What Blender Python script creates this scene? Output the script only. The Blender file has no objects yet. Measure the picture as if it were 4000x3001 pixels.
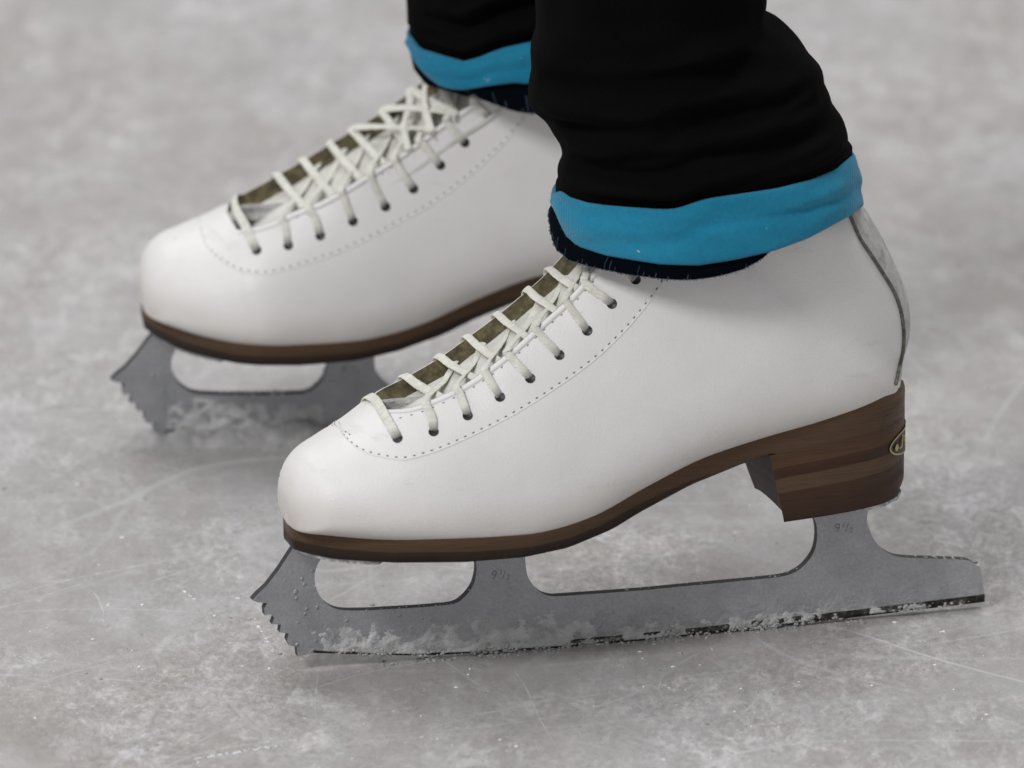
import bpy, bmesh, math, random
from math import sin, cos, pi, radians, sqrt
from mathutils import Vector, Matrix, noise
from mathutils.bvhtree import BVHTree
import numpy as np

random.seed(7)
sc = bpy.context.scene
COL = sc.collection
MM = 0.001
R = radians

# ------------------------------------------------------------------ camera (all lengths in mm)
PITCH = R(17); F = 39000.0; D = 4000.0
FW = Vector((0, cos(PITCH), -sin(PITCH))); UP = Vector((0, sin(PITCH), cos(PITCH))); RT = Vector((1, 0, 0))
def ray(u, v): return FW + RT * ((u - 2000) / F) + UP * ((1500.5 - v) / F)
CAM = -D * ray(2350, 2510)

class Frame:
    """a skate's local frame: x to the heel, y across, z up"""
    def __init__(s, yaw, ox=0, oy=0, lift=0, roll=0, pit=0):
        s.m = Matrix.Translation((ox, oy, lift)) @ Matrix.Rotation(R(yaw), 4, 'Z') @ Matrix.Rotation(R(pit), 4, 'Y') @ Matrix.Rotation(R(roll), 4, 'X')
        s.i = s.m.inverted()
        s.co = s.i @ CAM
    def dir(s, u, v): return s.i.to_3x3() @ ray(u, v)
    def un(s, u, v, y):
        d = s.dir(u, v); t = (y - s.co.y) / d.y
        return s.co + d * t
    def pr(s, p):
        q = s.m @ Vector(p) - CAM; dz = q.dot(FW)
        return (2000 + F * q.dot(RT) / dz, 1500.5 - F * q.dot(UP) / dz)

FG = Frame(16)
BG = Frame(8, -63.8, 285, -1.5, 8, 0.5)

cam = bpy.data.cameras.new('camera'); co = bpy.data.objects.new('camera', cam); COL.objects.link(co)
co.location = CAM * MM; co.rotation_euler = (pi / 2 - PITCH, 0, 0)
cam.sensor_width = 36; cam.lens = F * 36 / 4000
cam.clip_start = 0.1; cam.clip_end = 400
cam.dof.use_dof = True; cam.dof.focus_distance = (D - 22) * MM; cam.dof.aperture_fstop = 10.5
sc.camera = co

# ------------------------------------------------------------------ helpers
def interp(x, pts, c=1):
    if x <= pts[0][0]: return pts[0][c]
    for a, b in zip(pts, pts[1:]):
        if x <= b[0]:
            t = (x - a[0]) / (b[0] - a[0]) if b[0] != a[0] else 0
            return a[c] + (b[c] - a[c]) * t
    return pts[-1][c]
def smooth_rows(keys, n):
    """catmull-rom through rows of numbers -> n rows"""
    K = [np.array(k, float) for k in keys]; m = len(K) - 1; out = []
    for j in range(n):
        t = j / (n - 1) * m; i = min(int(t), m - 1); f = t - i
        p1, p2 = K[i], K[i + 1]
        p0 = K[i - 1] if i > 0 else 2 * p1 - p2
        p3 = K[i + 2] if i + 2 <= m else 2 * p2 - p1
        out.append(0.5 * ((2 * p1) + (p2 - p0) * f + (2 * p0 - 5 * p1 + 4 * p2 - p3) * f * f + (3 * p1 - p0 - 3 * p2 + p3) * f ** 3))
    return out
def spl(pts, n): return [Vector(p) for p in smooth_rows([tuple(p) for p in pts], n)]
def resample(pts, step):
    """even spacing along a polyline of Vectors"""
    out = [pts[0].copy()]; acc = 0
    for a, b in zip(pts, pts[1:]):
        L = (b - a).length
        while acc + L >= step:
            f = (step - acc) / L; a = a + (b - a) * f; out.append(a.copy()); L = (b - a).length; acc = 0
        acc += L
    return out

def obj(name, verts, faces, mats, parent=None, smooth=True, mi=None, uvs=None, attr=None):
    me = bpy.data.meshes.new(name)
    me.from_pydata([(v[0] * MM, v[1] * MM, v[2] * MM) for v in verts], [], faces)
    if not isinstance(mats, (list, tuple)): mats = [mats]
    for m in mats: me.materials.append(m)
    if mi:
        for p, k in zip(me.polygons, mi): p.material_index = k
    if smooth:
        for p in me.polygons: p.use_smooth = True
    if attr:
        for nm, vals in attr.items():
            a = me.attributes.new(nm, 'FLOAT', 'POINT')
            for i, v in enumerate(vals): a.data[i].value = v
    if uvs:
        ul = me.uv_layers.new(name='UVMap')
        for l in me.loops: ul.data[l.index].uv = uvs[l.vertex_index]
    me.update()
    o = bpy.data.objects.new(name, me); COL.objects.link(o)
    if parent: o.parent = parent
    return o
def recalc(o):
    bm = bmesh.new(); bm.from_mesh(o.data); bmesh.ops.recalc_face_normals(bm, faces=bm.faces); bm.to_mesh(o.data); bm.free()
def merge(o, d=0.0002):
    bm = bmesh.new(); bm.from_mesh(o.data); bmesh.ops.remove_doubles(bm, verts=bm.verts, dist=d)
    bmesh.ops.recalc_face_normals(bm, faces=bm.faces); bm.to_mesh(o.data); bm.free()
def auto(o, ang=35):
    o.data.set_sharp_from_angle(angle=R(ang))
def empty(name, label, cat, group=None):
    o = bpy.data.objects.new(name, None); COL.objects.link(o); o.empty_display_size = 0.05
    o['label'] = label; o['category'] = cat
    if group: o['group'] = group
    return o
class MB:
    def __init__(s): s.v = []; s.f = []
    def grid(s, rows, closed_u=False):
        b = len(s.v); n = len(rows[0])
        for r in rows: s.v += [tuple(p) for p in r]
        for i in range(len(rows) - 1):
            for j in range(n - (0 if closed_u else 1)):
                k = (j + 1) % n
                s.f.append((b + i * n + j, b + i * n + k, b + (i + 1) * n + k, b + (i + 1) * n + j))
        return b
    def tube(s, pts, rad, seg=8, ns=None, flat=1.0, caps=True):
        """tube along pts; rad number or list; flat = thickness/width; ns = normals for the flat side"""
        rows = []; prev = None
        for i, p in enumerate(pts):
            t = (pts[min(i + 1, len(pts) - 1)] - pts[max(i - 1, 0)]).normalized()
            n = ns[i] if ns else (prev if prev is not None else (Vector((0, 0, 1)) if abs(t.z) < .9 else Vector((1, 0, 0))))
            n = (n - t * n.dot(t)); n = n.normalized() if n.length > 1e-6 else Vector((0, 0, 1))
            prev = n; b = t.cross(n)
            r = rad[i] if isinstance(rad, (list, tuple)) else rad
            rows.append([p + b * (r * cos(2 * pi * k / seg)) + n * (r * flat * sin(2 * pi * k / seg)) for k in range(seg)])
        b0 = s.grid(rows, True)
        if caps:
            s.f.append(tuple(b0 + k for k in range(seg))[::-1]); e = b0 + (len(rows) - 1) * seg
            s.f.append(tuple(e + k for k in range(seg)))
    def blob(s, c, r, squash=(1, 1, 1), jit=.3):
        b = len(s.v)
        t = (1 + sqrt(5)) / 2
        iv = [(-1, t, 0), (1, t, 0), (-1, -t, 0), (1, -t, 0), (0, -1, t), (0, 1, t), (0, -1, -t), (0, 1, -t), (t, 0, -1), (t, 0, 1), (-t, 0, -1), (-t, 0, 1)]
        fa = [(0, 11, 5), (0, 5, 1), (0, 1, 7), (0, 7, 10), (0, 10, 11), (1, 5, 9), (5, 11, 4), (11, 10, 2), (10, 7, 6), (7, 1, 8), (3, 9, 4), (3, 4, 2), (3, 2, 6), (3, 6, 8), (3, 8, 9), (4, 9, 5), (2, 4, 11), (6, 2, 10), (8, 6, 7), (9, 8, 1)]
        for v in iv:
            k = r / 1.9 * (1 + random.uniform(-jit, jit))
            s.v.append((c[0] + v[0] * k * squash[0], c[1] + v[1] * k * squash[1], c[2] + v[2] * k * squash[2]))
        s.f += [(a + b, c_ + b, d + b) for a, c_, d in fa]
    def build(s, name, mat, parent=None, smooth=True): return obj(name, s.v, s.f, mat, parent, smooth)

# ------------------------------------------------------------------ materials
def mat(name, base=(.5, .5, .5), rough=.5, metal=0, spec=.5):
    m = bpy.data.materials.new(name); m.use_nodes = True
    nt = m.node_tree; b = nt.nodes['Principled BSDF']
    b.inputs['Base Color'].default_value = (*base, 1); b.inputs['Roughness'].default_value = rough
    b.inputs['Metallic'].default_value = metal; b.inputs['Specular IOR Level'].default_value = spec
    return m, nt, b
def N(nt, t, **k):
    n = nt.nodes.new(t)
    for a, v in k.items():
        if a.startswith('i_'):
            n.inputs[a[2:].replace('_', ' ')].default_value = v
        else: setattr(n, a, v)
    return n
def L(nt, a, b): nt.links.new(a, b)
def coords(nt, scale=(1, 1, 1), rot=(0, 0, 0), src='Object', loc=(0, 0, 0)):
    tc = N(nt, 'ShaderNodeTexCoord'); mp = N(nt, 'ShaderNodeMapping')
    mp.inputs['Scale'].default_value = scale; mp.inputs['Rotation'].default_value = rot; mp.inputs['Location'].default_value = loc
    L(nt, tc.outputs[src], mp.inputs[0]); return mp.outputs[0]
def nz(nt, vec, scale, detail=4, rough=.55, dist=0):
    n = N(nt, 'ShaderNodeTexNoise'); n.inputs['Scale'].default_value = scale; n.inputs['Detail'].default_value = detail
    n.inputs['Roughness'].default_value = rough; n.inputs['Distortion'].default_value = dist
    L(nt, vec, n.inputs['Vector']); return n.outputs['Fac']
def ramp(nt, fac, stops, interp_='LINEAR'):
    r = N(nt, 'ShaderNodeValToRGB'); r.color_ramp.interpolation = interp_
    e = r.color_ramp.elements
    while len(e) < len(stops): e.new(.5)
    for el, (p, c) in zip(e, stops):
        el.position = p; el.color = (*c, 1) if isinstance(c, tuple) else (c, c, c, 1)
    L(nt, fac, r.inputs[0]); return r.outputs[0]
def mix(nt, fac, a, b, mode='MIX'):
    m = N(nt, 'ShaderNodeMix', data_type='RGBA', blend_type=mode)
    for s, v in ((0, fac), (6, a), (7, b)):
        if hasattr(v, 'links'): L(nt, v, m.inputs[s])
        else: m.inputs[s].default_value = v if s == 0 else (*v, 1)
    return m.outputs[2]
def math_(nt, op, a, b=None, clamp=False):
    m = N(nt, 'ShaderNodeMath', operation=op, use_clamp=clamp)
    for s, v in ((0, a), (1, b)):
        if v is None: continue
        if hasattr(v, 'links'): L(nt, v, m.inputs[s])
        else: m.inputs[s].default_value = v
    return m.outputs[0]
def bump(nt, b, h, strength=.3, dist=.001, normal=None):
    n = N(nt, 'ShaderNodeBump'); n.inputs['Strength'].default_value = strength; n.inputs['Distance'].default_value = dist
    L(nt, h, n.inputs['Height'])
    if normal: L(nt, normal, n.inputs['Normal'])
    L(nt, n.outputs[0], b.inputs['Normal']); return n.outputs[0]

def m_leather():
    m, nt, b = mat('white_leather', (.72, .70, .69), .42, 0, .45)
    v = coords(nt)
    c = ramp(nt, nz(nt, v, 18, 5, .6), [(.3, (.76, .75, .74)), (.65, (.83, .82, .82))])
    sm = ramp(nt, nz(nt, coords(nt, (14, 14, 60), (0, .35, 0)), 3, 6, .65), [(.62, 0.0), (.8, 1.0)])
    c = mix(nt, math_(nt, 'MULTIPLY', sm, .45), c, (.50, .48, .45))
    # tone goes darker and warmer towards the sole edge, broken up by noise
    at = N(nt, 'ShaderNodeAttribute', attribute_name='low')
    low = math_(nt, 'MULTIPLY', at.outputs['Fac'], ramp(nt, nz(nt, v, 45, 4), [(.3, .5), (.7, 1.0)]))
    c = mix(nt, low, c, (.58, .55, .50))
    L(nt, c, b.inputs['Base Color'])
    L(nt, ramp(nt, nz(nt, v, 60, 4), [(.3, .36), (.7, .5)]), b.inputs['Roughness'])
    vo = N(nt, 'ShaderNodeTexVoronoi'); vo.inputs['Scale'].default_value = 1500; L(nt, v, vo.inputs['Vector'])
    h = math_(nt, 'ADD', vo.outputs['Distance'], math_(nt, 'MULTIPLY', nz(nt, v, 38, 5, .6), 6.0))
    bump(nt, b, h, .14, .0007)
    return m
def m_lining():
    m, nt, b = mat('tan_lining_leather', (.1, .075, .035), .75)
    at = N(nt, 'ShaderNodeTexCoord')
    v = coords(nt)
    c = ramp(nt, nz(nt, coords(nt, (1, 1, 1), (0, .75, 0)), 260, 4), [(.32, (.034, .030, .013)), (.5, (.085, .072, .030)), (.70, (.17, .145, .07))])
    L(nt, c, b.inputs['Base Color']); bump(nt, b, nz(nt, v, 400, 4), .5, .001)
    return m
def m_edge():
    m, nt, b = mat('cut_leather_edge', (.13, .13, .11), .8)
    L(nt, ramp(nt, nz(nt, coords(nt), 500, 3), [(.3, (.07, .07, .055)), (.7, (.22, .215, .19))]), b.inputs['Base Color'])
    return m
def m_tongue():
    m, nt, b = mat('tongue_felt', (.66, .65, .60), .9)
    v = coords(nt)
    L(nt, ramp(nt, nz(nt, v, 90, 5), [(.3, (.52, .51, .46)), (.7, (.72, .71, .68))]), b.inputs['Base Color'])
    bump(nt, b, nz(nt, v, 700, 4), .4, .001)
    return m
def m_lace():
    m, nt, b = mat('cotton_lace', (.6, .6, .52), .95, 0, .15)
    v = coords(nt)
    c = ramp(nt, nz(nt, v, 350, 4), [(.25, (.66, .65, .58)), (.7, (.85, .85, .78))])
    at = N(nt, 'ShaderNodeAttribute', attribute_name='dark_end')
    c = mix(nt, at.outputs['Fac'], c, (.035, .038, .035)); L(nt, c, b.inputs['Base Color'])  # lace goes nearly black towards its hole end
    w = N(nt, 'ShaderNodeTexWave', wave_type='BANDS', bands_direction='DIAGONAL'); w.inputs['Scale'].default_value = 420; w.inputs['Distortion'].default_value = 3
    L(nt, v, w.inputs['Vector'])
    h = math_(nt, 'ADD', w.outputs['Fac'], math_(nt, 'MULTIPLY', nz(nt, v, 1500, 3), 1.5))
    bump(nt, b, h, .45, .0005)
    b.inputs['Sheen Weight'].default_value = .25
    return m
def m_sole():
    m, nt, b = mat('stacked_leather_sole', (.06, .035, .02), .5, 0, .22)
    at = N(nt, 'ShaderNodeAttribute', attribute_name='lay')
    wob = math_(nt, 'ADD', at.outputs['Fac'], math_(nt, 'MULTIPLY', math_(nt, 'SUBTRACT', nz(nt, coords(nt, (1, 1, 3)), 40, 3), .5), .035))
    # lay: 0..1 sole (bottom..feather); 2..3 heel (bottom..top)
    sole = ramp(nt, wob, [(0, (.020, .013, .010)), (.40, (.040, .024, .015)), (.46, (.088, .052, .030)), (1.0, (.120, .071, .040))])
    hf = math_(nt, 'SUBTRACT', wob, 2.0)
    heel = ramp(nt, hf, [(0, (.05, .026, .018)), (.34, (.07, .037, .022)), (.355, (.112, .070, .042)), (.50, (.115, .072, .043)), (.515, (.055, .028, .016)), (.62, (.07, .035, .019)), (.635, (.11, .058, .030)), (.78, (.09, .05, .03)), (1, (.10, .058, .036))])
    c = mix(nt, math_(nt, 'GREATER_THAN', at.outputs['Fac'], 1.5), sole, heel)
    c = mix(nt, math_(nt, 'GREATER_THAN', at.outputs['Fac'], 4), c, (.19, .175, .17))
    gr = nz(nt, coords(nt, (5, 5, 130)), 14, 6, .7)
    c = mix(nt, .42, c, ramp(nt, gr, [(.3, .35), (.7, 1.05)]), 'MULTIPLY')
    g2 = nz(nt, coords(nt, (6, 6, 420), (0, -.06, 0)), 5, 4, .7)
    c = mix(nt, .4, c, ramp(nt, g2, [(.38, .55), (.5, 1.0), (.64, 1.2)]), 'MULTIPLY')
    c = mix(nt, ramp(nt, nz(nt, coords(nt), 220, 6, .8), [(.66, 0.0), (.72, .6)]), c, (.10, .07, .05))
    L(nt, c, b.inputs['Base Color'])
    L(nt, math_(nt, 'MULTIPLY', math_(nt, 'LESS_THAN', at.outputs['Fac'], 4), .22), b.inputs['Specular IOR Level'])
    L(nt, ramp(nt, nz(nt, coords(nt, (1, 1, 3)), 90, 4), [(.3, .34), (.7, .6)]), b.inputs['Roughness'])
    bump(nt, b, math_(nt, 'ADD', gr, nz(nt, coords(nt), 600, 3)), .25, .0006)
    return m
def m_blade():
    m, nt, b = mat('satin_steel', (.36, .37, .40), .42, 1.0)
    v = coords(nt)
    n1 = nz(nt, v, 55, 6, .7); n2 = nz(nt, v, 900, 3)
    c = ramp(nt, n1, [(.3, (.385, .40, .425)), (.7, (.52, .535, .56))])
    c = mix(nt, .35, c, ramp(nt, n2, [(.35, .55), (.65, 1.0)]), 'MULTIPLY')
    # wet and frosted lower part, height above the ice
    sx = N(nt, 'ShaderNodeSeparateXYZ'); L(nt, v, sx.inputs[0])
    hz = math_(nt, 'MULTIPLY', sx.outputs['Z'], 1000)
    k = math_(nt, 'SUBTRACT', 1.0, math_(nt, 'DIVIDE', hz, 17), True)
    fr = math_(nt, 'MULTIPLY', k, ramp(nt, nz(nt, coords(nt, (1, 1, 1)), 120, 7, .75, .6), [(.40, 0.0), (.62, 1.0)]), True)
    c = mix(nt, fr, c, (.52, .53, .55))
    L(nt, c, b.inputs['Base Color'])
    L(nt, math_(nt, 'SUBTRACT', .62, math_(nt, 'MULTIPLY', fr, .5)), b.inputs['Metallic'])
    L(nt, ramp(nt, n1, [(.3, .40), (.7, .56)]), b.inputs['Roughness'])
    vo = N(nt, 'ShaderNodeTexVoronoi', feature='SMOOTH_F1'); vo.inputs['Scale'].default_value = 260; vo.inputs['Smoothness'].default_value = .1
    L(nt, v, vo.inputs['Vector'])
    dr = ramp(nt, vo.outputs['Distance'], [(.12, 1.0), (.24, 0.0)])
    sel = ramp(nt, nz(nt, v, 70, 2), [(.48, 0.0), (.56, 1.0)])
    fx = ramp(nt, math_(nt, 'MULTIPLY', math_(nt, 'ADD', sx.outputs['X'], .14), 10), [(.0, 1.0), (.7, .6), (1.0, .0)])
    h = math_(nt, 'MULTIPLY', math_(nt, 'MULTIPLY', dr, sel), fx)
    h2 = math_(nt, 'ADD', h, math_(nt, 'MULTIPLY', n2, .25))
    h3 = math_(nt, 'ADD', h2, math_(nt, 'MULTIPLY', fr, 1.5))
    bump(nt, b, h3, .6, .0008)
    return m
def m_runner():
    m, nt, b = mat('ground_runner_steel', (.05, .05, .045), .28, .9)
    L(nt, ramp(nt, nz(nt, coords(nt), 240, 5, .7), [(.42, (.032, .030, .026)), (.56, (.09, .088, .08)), (.66, (.32, .32, .31))]), b.inputs['Base Color'])
    return m
def m_plate():
    m, nt, b = mat('frosted_plate', (.5, .51, .52), .45, .3); L(nt, ramp(nt, nz(nt, coords(nt), 420, 5, .7), [(.4, (.25, .255, .26)), (.6, (.58, .59, .60))]), b.inputs['Base Color']); return m
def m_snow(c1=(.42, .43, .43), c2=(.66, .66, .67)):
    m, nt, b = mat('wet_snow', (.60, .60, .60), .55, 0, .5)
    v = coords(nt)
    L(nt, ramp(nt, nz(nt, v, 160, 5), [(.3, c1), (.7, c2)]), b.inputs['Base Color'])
    b.inputs['Subsurface Weight'].default_value = .35; b.inputs['Subsurface Radius'].default_value = (.004, .004, .005)
    b.inputs['Subsurface Scale'].default_value = .6
    bump(nt, b, nz(nt, v, 900, 4), .6, .001)
    return m
def m_cloth(name, c1, c2, sheen, scale_rib=2600):
    m, nt, b = mat(name, c1, .95, 0, .04)
    v = coords(nt)
    L(nt, mix(nt, .25, ramp(nt, nz(nt, coords(nt, (.6, .6, 1.6)), 17, 5, .6), [(.36, c1), (.62, c2)]), ramp(nt, nz(nt, v, 700, 3, .7), [(.35, c1), (.65, c2)])), b.inputs['Base Color'])  # broad noise also puts wrinkle shading into the cloth colour
    b.inputs['Sheen Weight'].default_value = sheen; b.inputs['Sheen Roughness'].default_value = .5
    w = N(nt, 'ShaderNodeTexWave', wave_type='BANDS', bands_direction='X'); w.inputs['Scale'].default_value = 330; w.inputs['Distortion'].default_value = 1.2; w.inputs['Detail'].default_value = 3
    L(nt, v, w.inputs['Vector'])
    h = math_(nt, 'ADD', math_(nt, 'MULTIPLY', w.outputs['Fac'], .35), nz(nt, v, 1600, 4, .7))
    h = math_(nt, 'ADD', h, math_(nt, 'MULTIPLY', nz(nt, v, 60, 3), 3.0))
    bump(nt, b, h, .45, .0007)
    return m
def flat_m(name, c, rough=.6, metal=0): return mat(name, c, rough, metal)[0]

LEATHER = m_leather(); LINING = m_lining(); EDGE = m_edge(); TONGUE = m_tongue(); LACE = m_lace(); SOLE = m_sole()
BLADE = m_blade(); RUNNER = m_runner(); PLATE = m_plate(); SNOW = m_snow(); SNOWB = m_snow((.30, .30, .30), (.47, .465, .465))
BLACK = m_cloth('black_jersey', (.0022, .0022, .0024), (.0042, .0042, .0045), 0.0)
BLUE = m_cloth('blue_jersey', (.008, .150, .275), (.022, .265, .43), .2)
NAVY = m_cloth('navy_overlock', (.0008, .002, .004), (.0015, .0035, .0065), .0)
THREAD = flat_m('pale_blue_thread', (.06, .10, .14), .9)
STITCH = flat_m('dark_stitch', (.035, .033, .032), .8)
SEAM = flat_m('white_thread', (.62, .60, .59), .7)
HOLE = flat_m('eyelet_black', (.006, .007, .006), .45)
PIPING = m_edge()
def m_suede():
    m, nt, b = mat('grey_backstay', (.42, .42, .40), .8, 0, .2); v = coords(nt)
    c = ramp(nt, nz(nt, v, 120, 7, .75), [(.35, (.34, .335, .32)), (.52, (.52, .51, .49)), (.68, (.62, .61, .59))])
    L(nt, c, b.inputs['Base Color']); bump(nt, b, nz(nt, v, 500, 4), .4, .0008); return m
SUEDE = m_suede()
GOLD = flat_m('gold_print', (.50, .42, .22), .5, .3)
BADGE = flat_m('badge_black', (.010, .010, .008), .4)
SPECK = flat_m('glint_and_speck', (.92, .94, .95), .25)
RIM = flat_m('rim_dark_reflection', (.045, .045, .045), .5, .4)  # dark reflection of wet steel, put into the colour of the edge faces
ENGR = flat_m('engraving', (.22, .225, .235), .6, .4)

# ------------------------------------------------------------------ skate form (mm, local)
# plan of the feather edge: x, lateral half width, medial half width
PLAN = [(-134, 6, -6), (-133.4, 9.5, -3), (-131.3, 13.5, 2), (-126.5, 18.5, 10), (-120, 23.5, 18), (-111.5, 29, 26), (-101, 35, 33.5), (-88, 40, 39.5), (-76, 43.2, 41), (-60, 45, 40.5), (-42, 44.5, 37.5),
        (-20, 40.5, 31), (5, 34, 25), (30, 30, 23), (60, 29, 26), (85, 29, 28), (100, 27, 26.5), (110, 23, 23), (117, 17, 17), (121.5, 10, 10), (124.5, 0, 0)]
PLAN = [(x + max(0, -92 - x) * 2.4 / 42, a, b) for x, a, b in PLAN]
PLAN = [tuple(p) for p in smooth_rows(PLAN, 160)]
PLAN = [(x, a, max(b, -a)) for x, a, b in PLAN]
def plan(x):
    l = interp(x, PLAN, 1); m_ = interp(x, PLAN, 2)
    return (l + m_) / 2, (m_ - l) / 2      # half width, centre shift
def zpx(px, y):
    """pixel curve on the near edge -> (x, z) pairs; y is a number or the plan edge"""
    out = []
    for u, v in px:
        yy = -20.0
        if y is None:
            for _ in range(40):
                p = FG.un(u, v, yy); h, c = plan(p.x); yy = .6 * yy + .4 * (c - h)
        else: yy = y
        p = FG.un(u, v, yy); out.append((p.x, p.z))
    return out
def edge_profile(px):
    """height of the near plan edge for every x so that it runs along the measured curve"""
    out = []
    for x in [-130.4, -130.2, -129.8, -129, -128, -126.5, -125, -123, -121, -118, -115] + list(range(-111, 125, 3)):
        h, c = plan(x); z = 60.0
        for _ in range(12):
            u, v = FG.pr((x, c - h, z)); z += (v - interp(u, px)) / 9.3
        out.append((x, z, u))
    k = min(range(len(out)), key=lambda i: out[i][2])
    return [(x, out[k][1] if i < k else z) for i, (x, z, u) in enumerate(out)]
FEATHER = edge_profile([(1098, 2041), (1125, 2047), (1203, 2066), (1339, 2087), (1542, 2102), (1746, 2100), (1882, 2097), (2085, 2085), (2220, 2049), (2322, 2009), (2410, 1954), (2500, 1907), (2602, 1846), (2771, 1768), (2975, 1703), (3178, 1646), (3314, 1605), (3409, 1564), (3470, 1534), (3500, 1508)])
SOLEBOT = edge_profile([(1105, 2128), (1142, 2144), (1180, 2160), (1305, 2183), (1542, 2198), (1814, 2197), (2051, 2178), (2220, 2141), (2390, 2070), (2500, 2002), (2703, 1893), (2920, 1805), (3002, 1785)])
SOLEBOT = [p for p in SOLEBOT if p[0] < 56]
def zf(x): return interp(x, FEATHER)
def zb(x): return interp(x, SOLEBOT)

#        xB    wmax  xT     zT    te?   tb   n    m   cT   kind
KEYS = [
    (-133.5, 1,  -133.3, 69,   .18, 2.0, 2.0, 12),
    (-132.6, 15, -133.8, 77,   .18, 2.1, 2.0, 11),
    (-129,   23.5, -131.5, 86,   .18, 2.2, 2.0, 10),
    (-122,   30.5, -125.5, 93.5, .25, 2.2, 2.0, 9),
    (-111,   36.5, -116,  98.8, .25, 2.2, 2.0, 7),
    (-98,    42, -104, 103.5, .25, 2.2, 1.95, 5),
    (-83,    46,  -91,  110.5, .25, 2.1, 1.8, 4),
    (-67,    46.5, -77,  117.0, .25, 2.0, 1.8, 3),
    (-50,    45.5, -64,  125.5, .25, 2.0, 1.75, 2),
    (-33,    43.5, -51.5, 136.5, .25, 2.0, 1.7, 1),
    (-14,    40.5, -38.5, 147.5, .25, 2.0, 1.7, 0),
    (8,      38.5, -26,  159.0, .28, 2.0, 1.7, 0),
    (32,     38,   -15,  170.5, .3, 2.0, 1.8, 0),
    (57,     38,   -6,   182,   .3, 2.2, 1.9, 0),
    (80,     38.2,  -1,   194,   .33, 2.3, 2.0, 0),
    (98,     37.5,  3,   202,   .4, 2.4, 2.0, 0),
    (110,    36.5,    4,   205,   .45, 2.4, 2.0, 0),
    (119,    35.5,  4,   207.5,   .5, 2.4, 2.0, 0),
]
keys = []
for xB, wm, xT, zT, tb, n_, m_, cT in KEYS:
    xB += max(0, -92 - xB) * 2.0 / 42; xT += max(0, -92 - xT) * 1.5 / 42; cT = -4.5 * max(0, min(1, (-92 - xT) / 30)); zT -= 2.6 * max(0, 1 - abs(xT + 112) / 24)
    h, c = plan(xB)
    keys.append((xB, zf(xB) - .8, max(h, 0), wm, xT, zT, tb, n_, m_, cT, c))
for xB, zB, xT, zT in [(124.3, 109, 4, 209), (127.2, 121, 4, 211), (126.6, 131, 4, 212.5), (124.0, 141, 4, 214), (116.5, 158, 3, 215.5), (108, 173, 2, 217), (100, 181, 1, 218), (91, 188, 0, 219), (85, 193, 0, 220)]:
    keys.append((xB, zB, 0, 35.0 if zB < 170 else 32.0, xT, zT, .5, 2.4, 2.0, 0, 0))
NS = 150
def make_stn(boost):
    ks = []
    for k in keys:
        k = list(k); d = boost * max(0, min(1, (k[4] + 88) / 70))
        k[4] -= .66 * d; k[5] += .75 * d; ks.append(tuple(k))
    return smooth_rows(ks, NS)
STN = make_stn(0)
def sect(st, t, side):
    xB, zB, wf, wm, xT, zT, tb, n_, m_, cT, cB = st
    wf = max(0, wf); wm = max(wm, .01)
    tau = min(1, t / tb); r = min(1, wf / wm)
    fb = r + (1 - r) * sqrt(max(0, 1 - (1 - tau) ** 2))
    w = wm * fb * max(0, 1 - t ** n_) ** (1 / m_)
    cc = cB + (cT - cB) * t
    # slight crown along the section so that the vamp swells instead of being ruled
    return Vector((xB + (xT - xB) * t, cc + side * w, zB + (zT - zB) * t))
def tt(a): return (1 - cos(pi * a)) / 2

NEAR_EDGE = [(1505, 1600), (1540, 1608), (1629, 1589), (1692, 1561), (1806, 1510), (1914, 1437), (2009, 1361), (2116, 1260), (2211, 1178), (2306, 1070), (2400, 975), (2480, 890)]
NEAR_EDGE_B = [(930, 900), (965, 897), (1060, 872), (1150, 826), (1238, 797), (1338, 744), (1446, 675), (1541, 618), (1666, 530), (1743, 443), (1795, 380), (1880, 290), (1980, 180)]
def edge_a(st, fr, sgn, poly, umin):
    """parameter a (0 bottom .. 1 top) where the near half meets the eyestay edge"""
    last = None
    for k in range(60, 101):
        a = k / 100
        q = sect(st, tt(a), -sgn); p = fr.pr((q.x, q.y * sgn, q.z))
        d = p[1] - interp(p[0], poly)
        if p[0] < umin: return None
        if d <= 0:
            if last is None: return a
            f = last / (last - d); return a - .01 * (1 - f)
        last = d
    return None
def make_EA(fr, sgn, poly, umin):
    E_ = [edge_a(s, fr, sgn, poly, umin) for s in STN]
    i0 = next(i for i, e in enumerate(E_) if e is not None and STN[i][4] > -95)
    i1 = max(i for i, e in enumerate(E_) if e is not None and STN[i][5] < 172)
    for i in range(NS):
        if i < i0: E_[i] = 1.0
        elif i > i1: E_[i] = E_[i1]
        elif E_[i] is None: E_[i] = E_[i - 1]
    sm = E_[:]
    for _ in range(3):
        s2 = sm[:]
        for i in range(i0 + 1, NS - 1): s2[i] = (sm[i - 1 if i - 1 >= i0 else i] + sm[i] * 2 + sm[i + 1]) / 4
        sm = s2
    print('throat', i0, i1, [round(sm[i], 3) for i in range(i0, i1 + 1, 4)])
    return sm, i0, i1
EA, i0, i1 = make_EA(FG, 1, NEAR_EDGE, 1500)

def boot_surface_rows(side, na=44, off=0.0):
    return [[sect(STN[i], tt(EA[i] * k / na), side) for k in range(na + 1)] for i in range(NS)]
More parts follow.
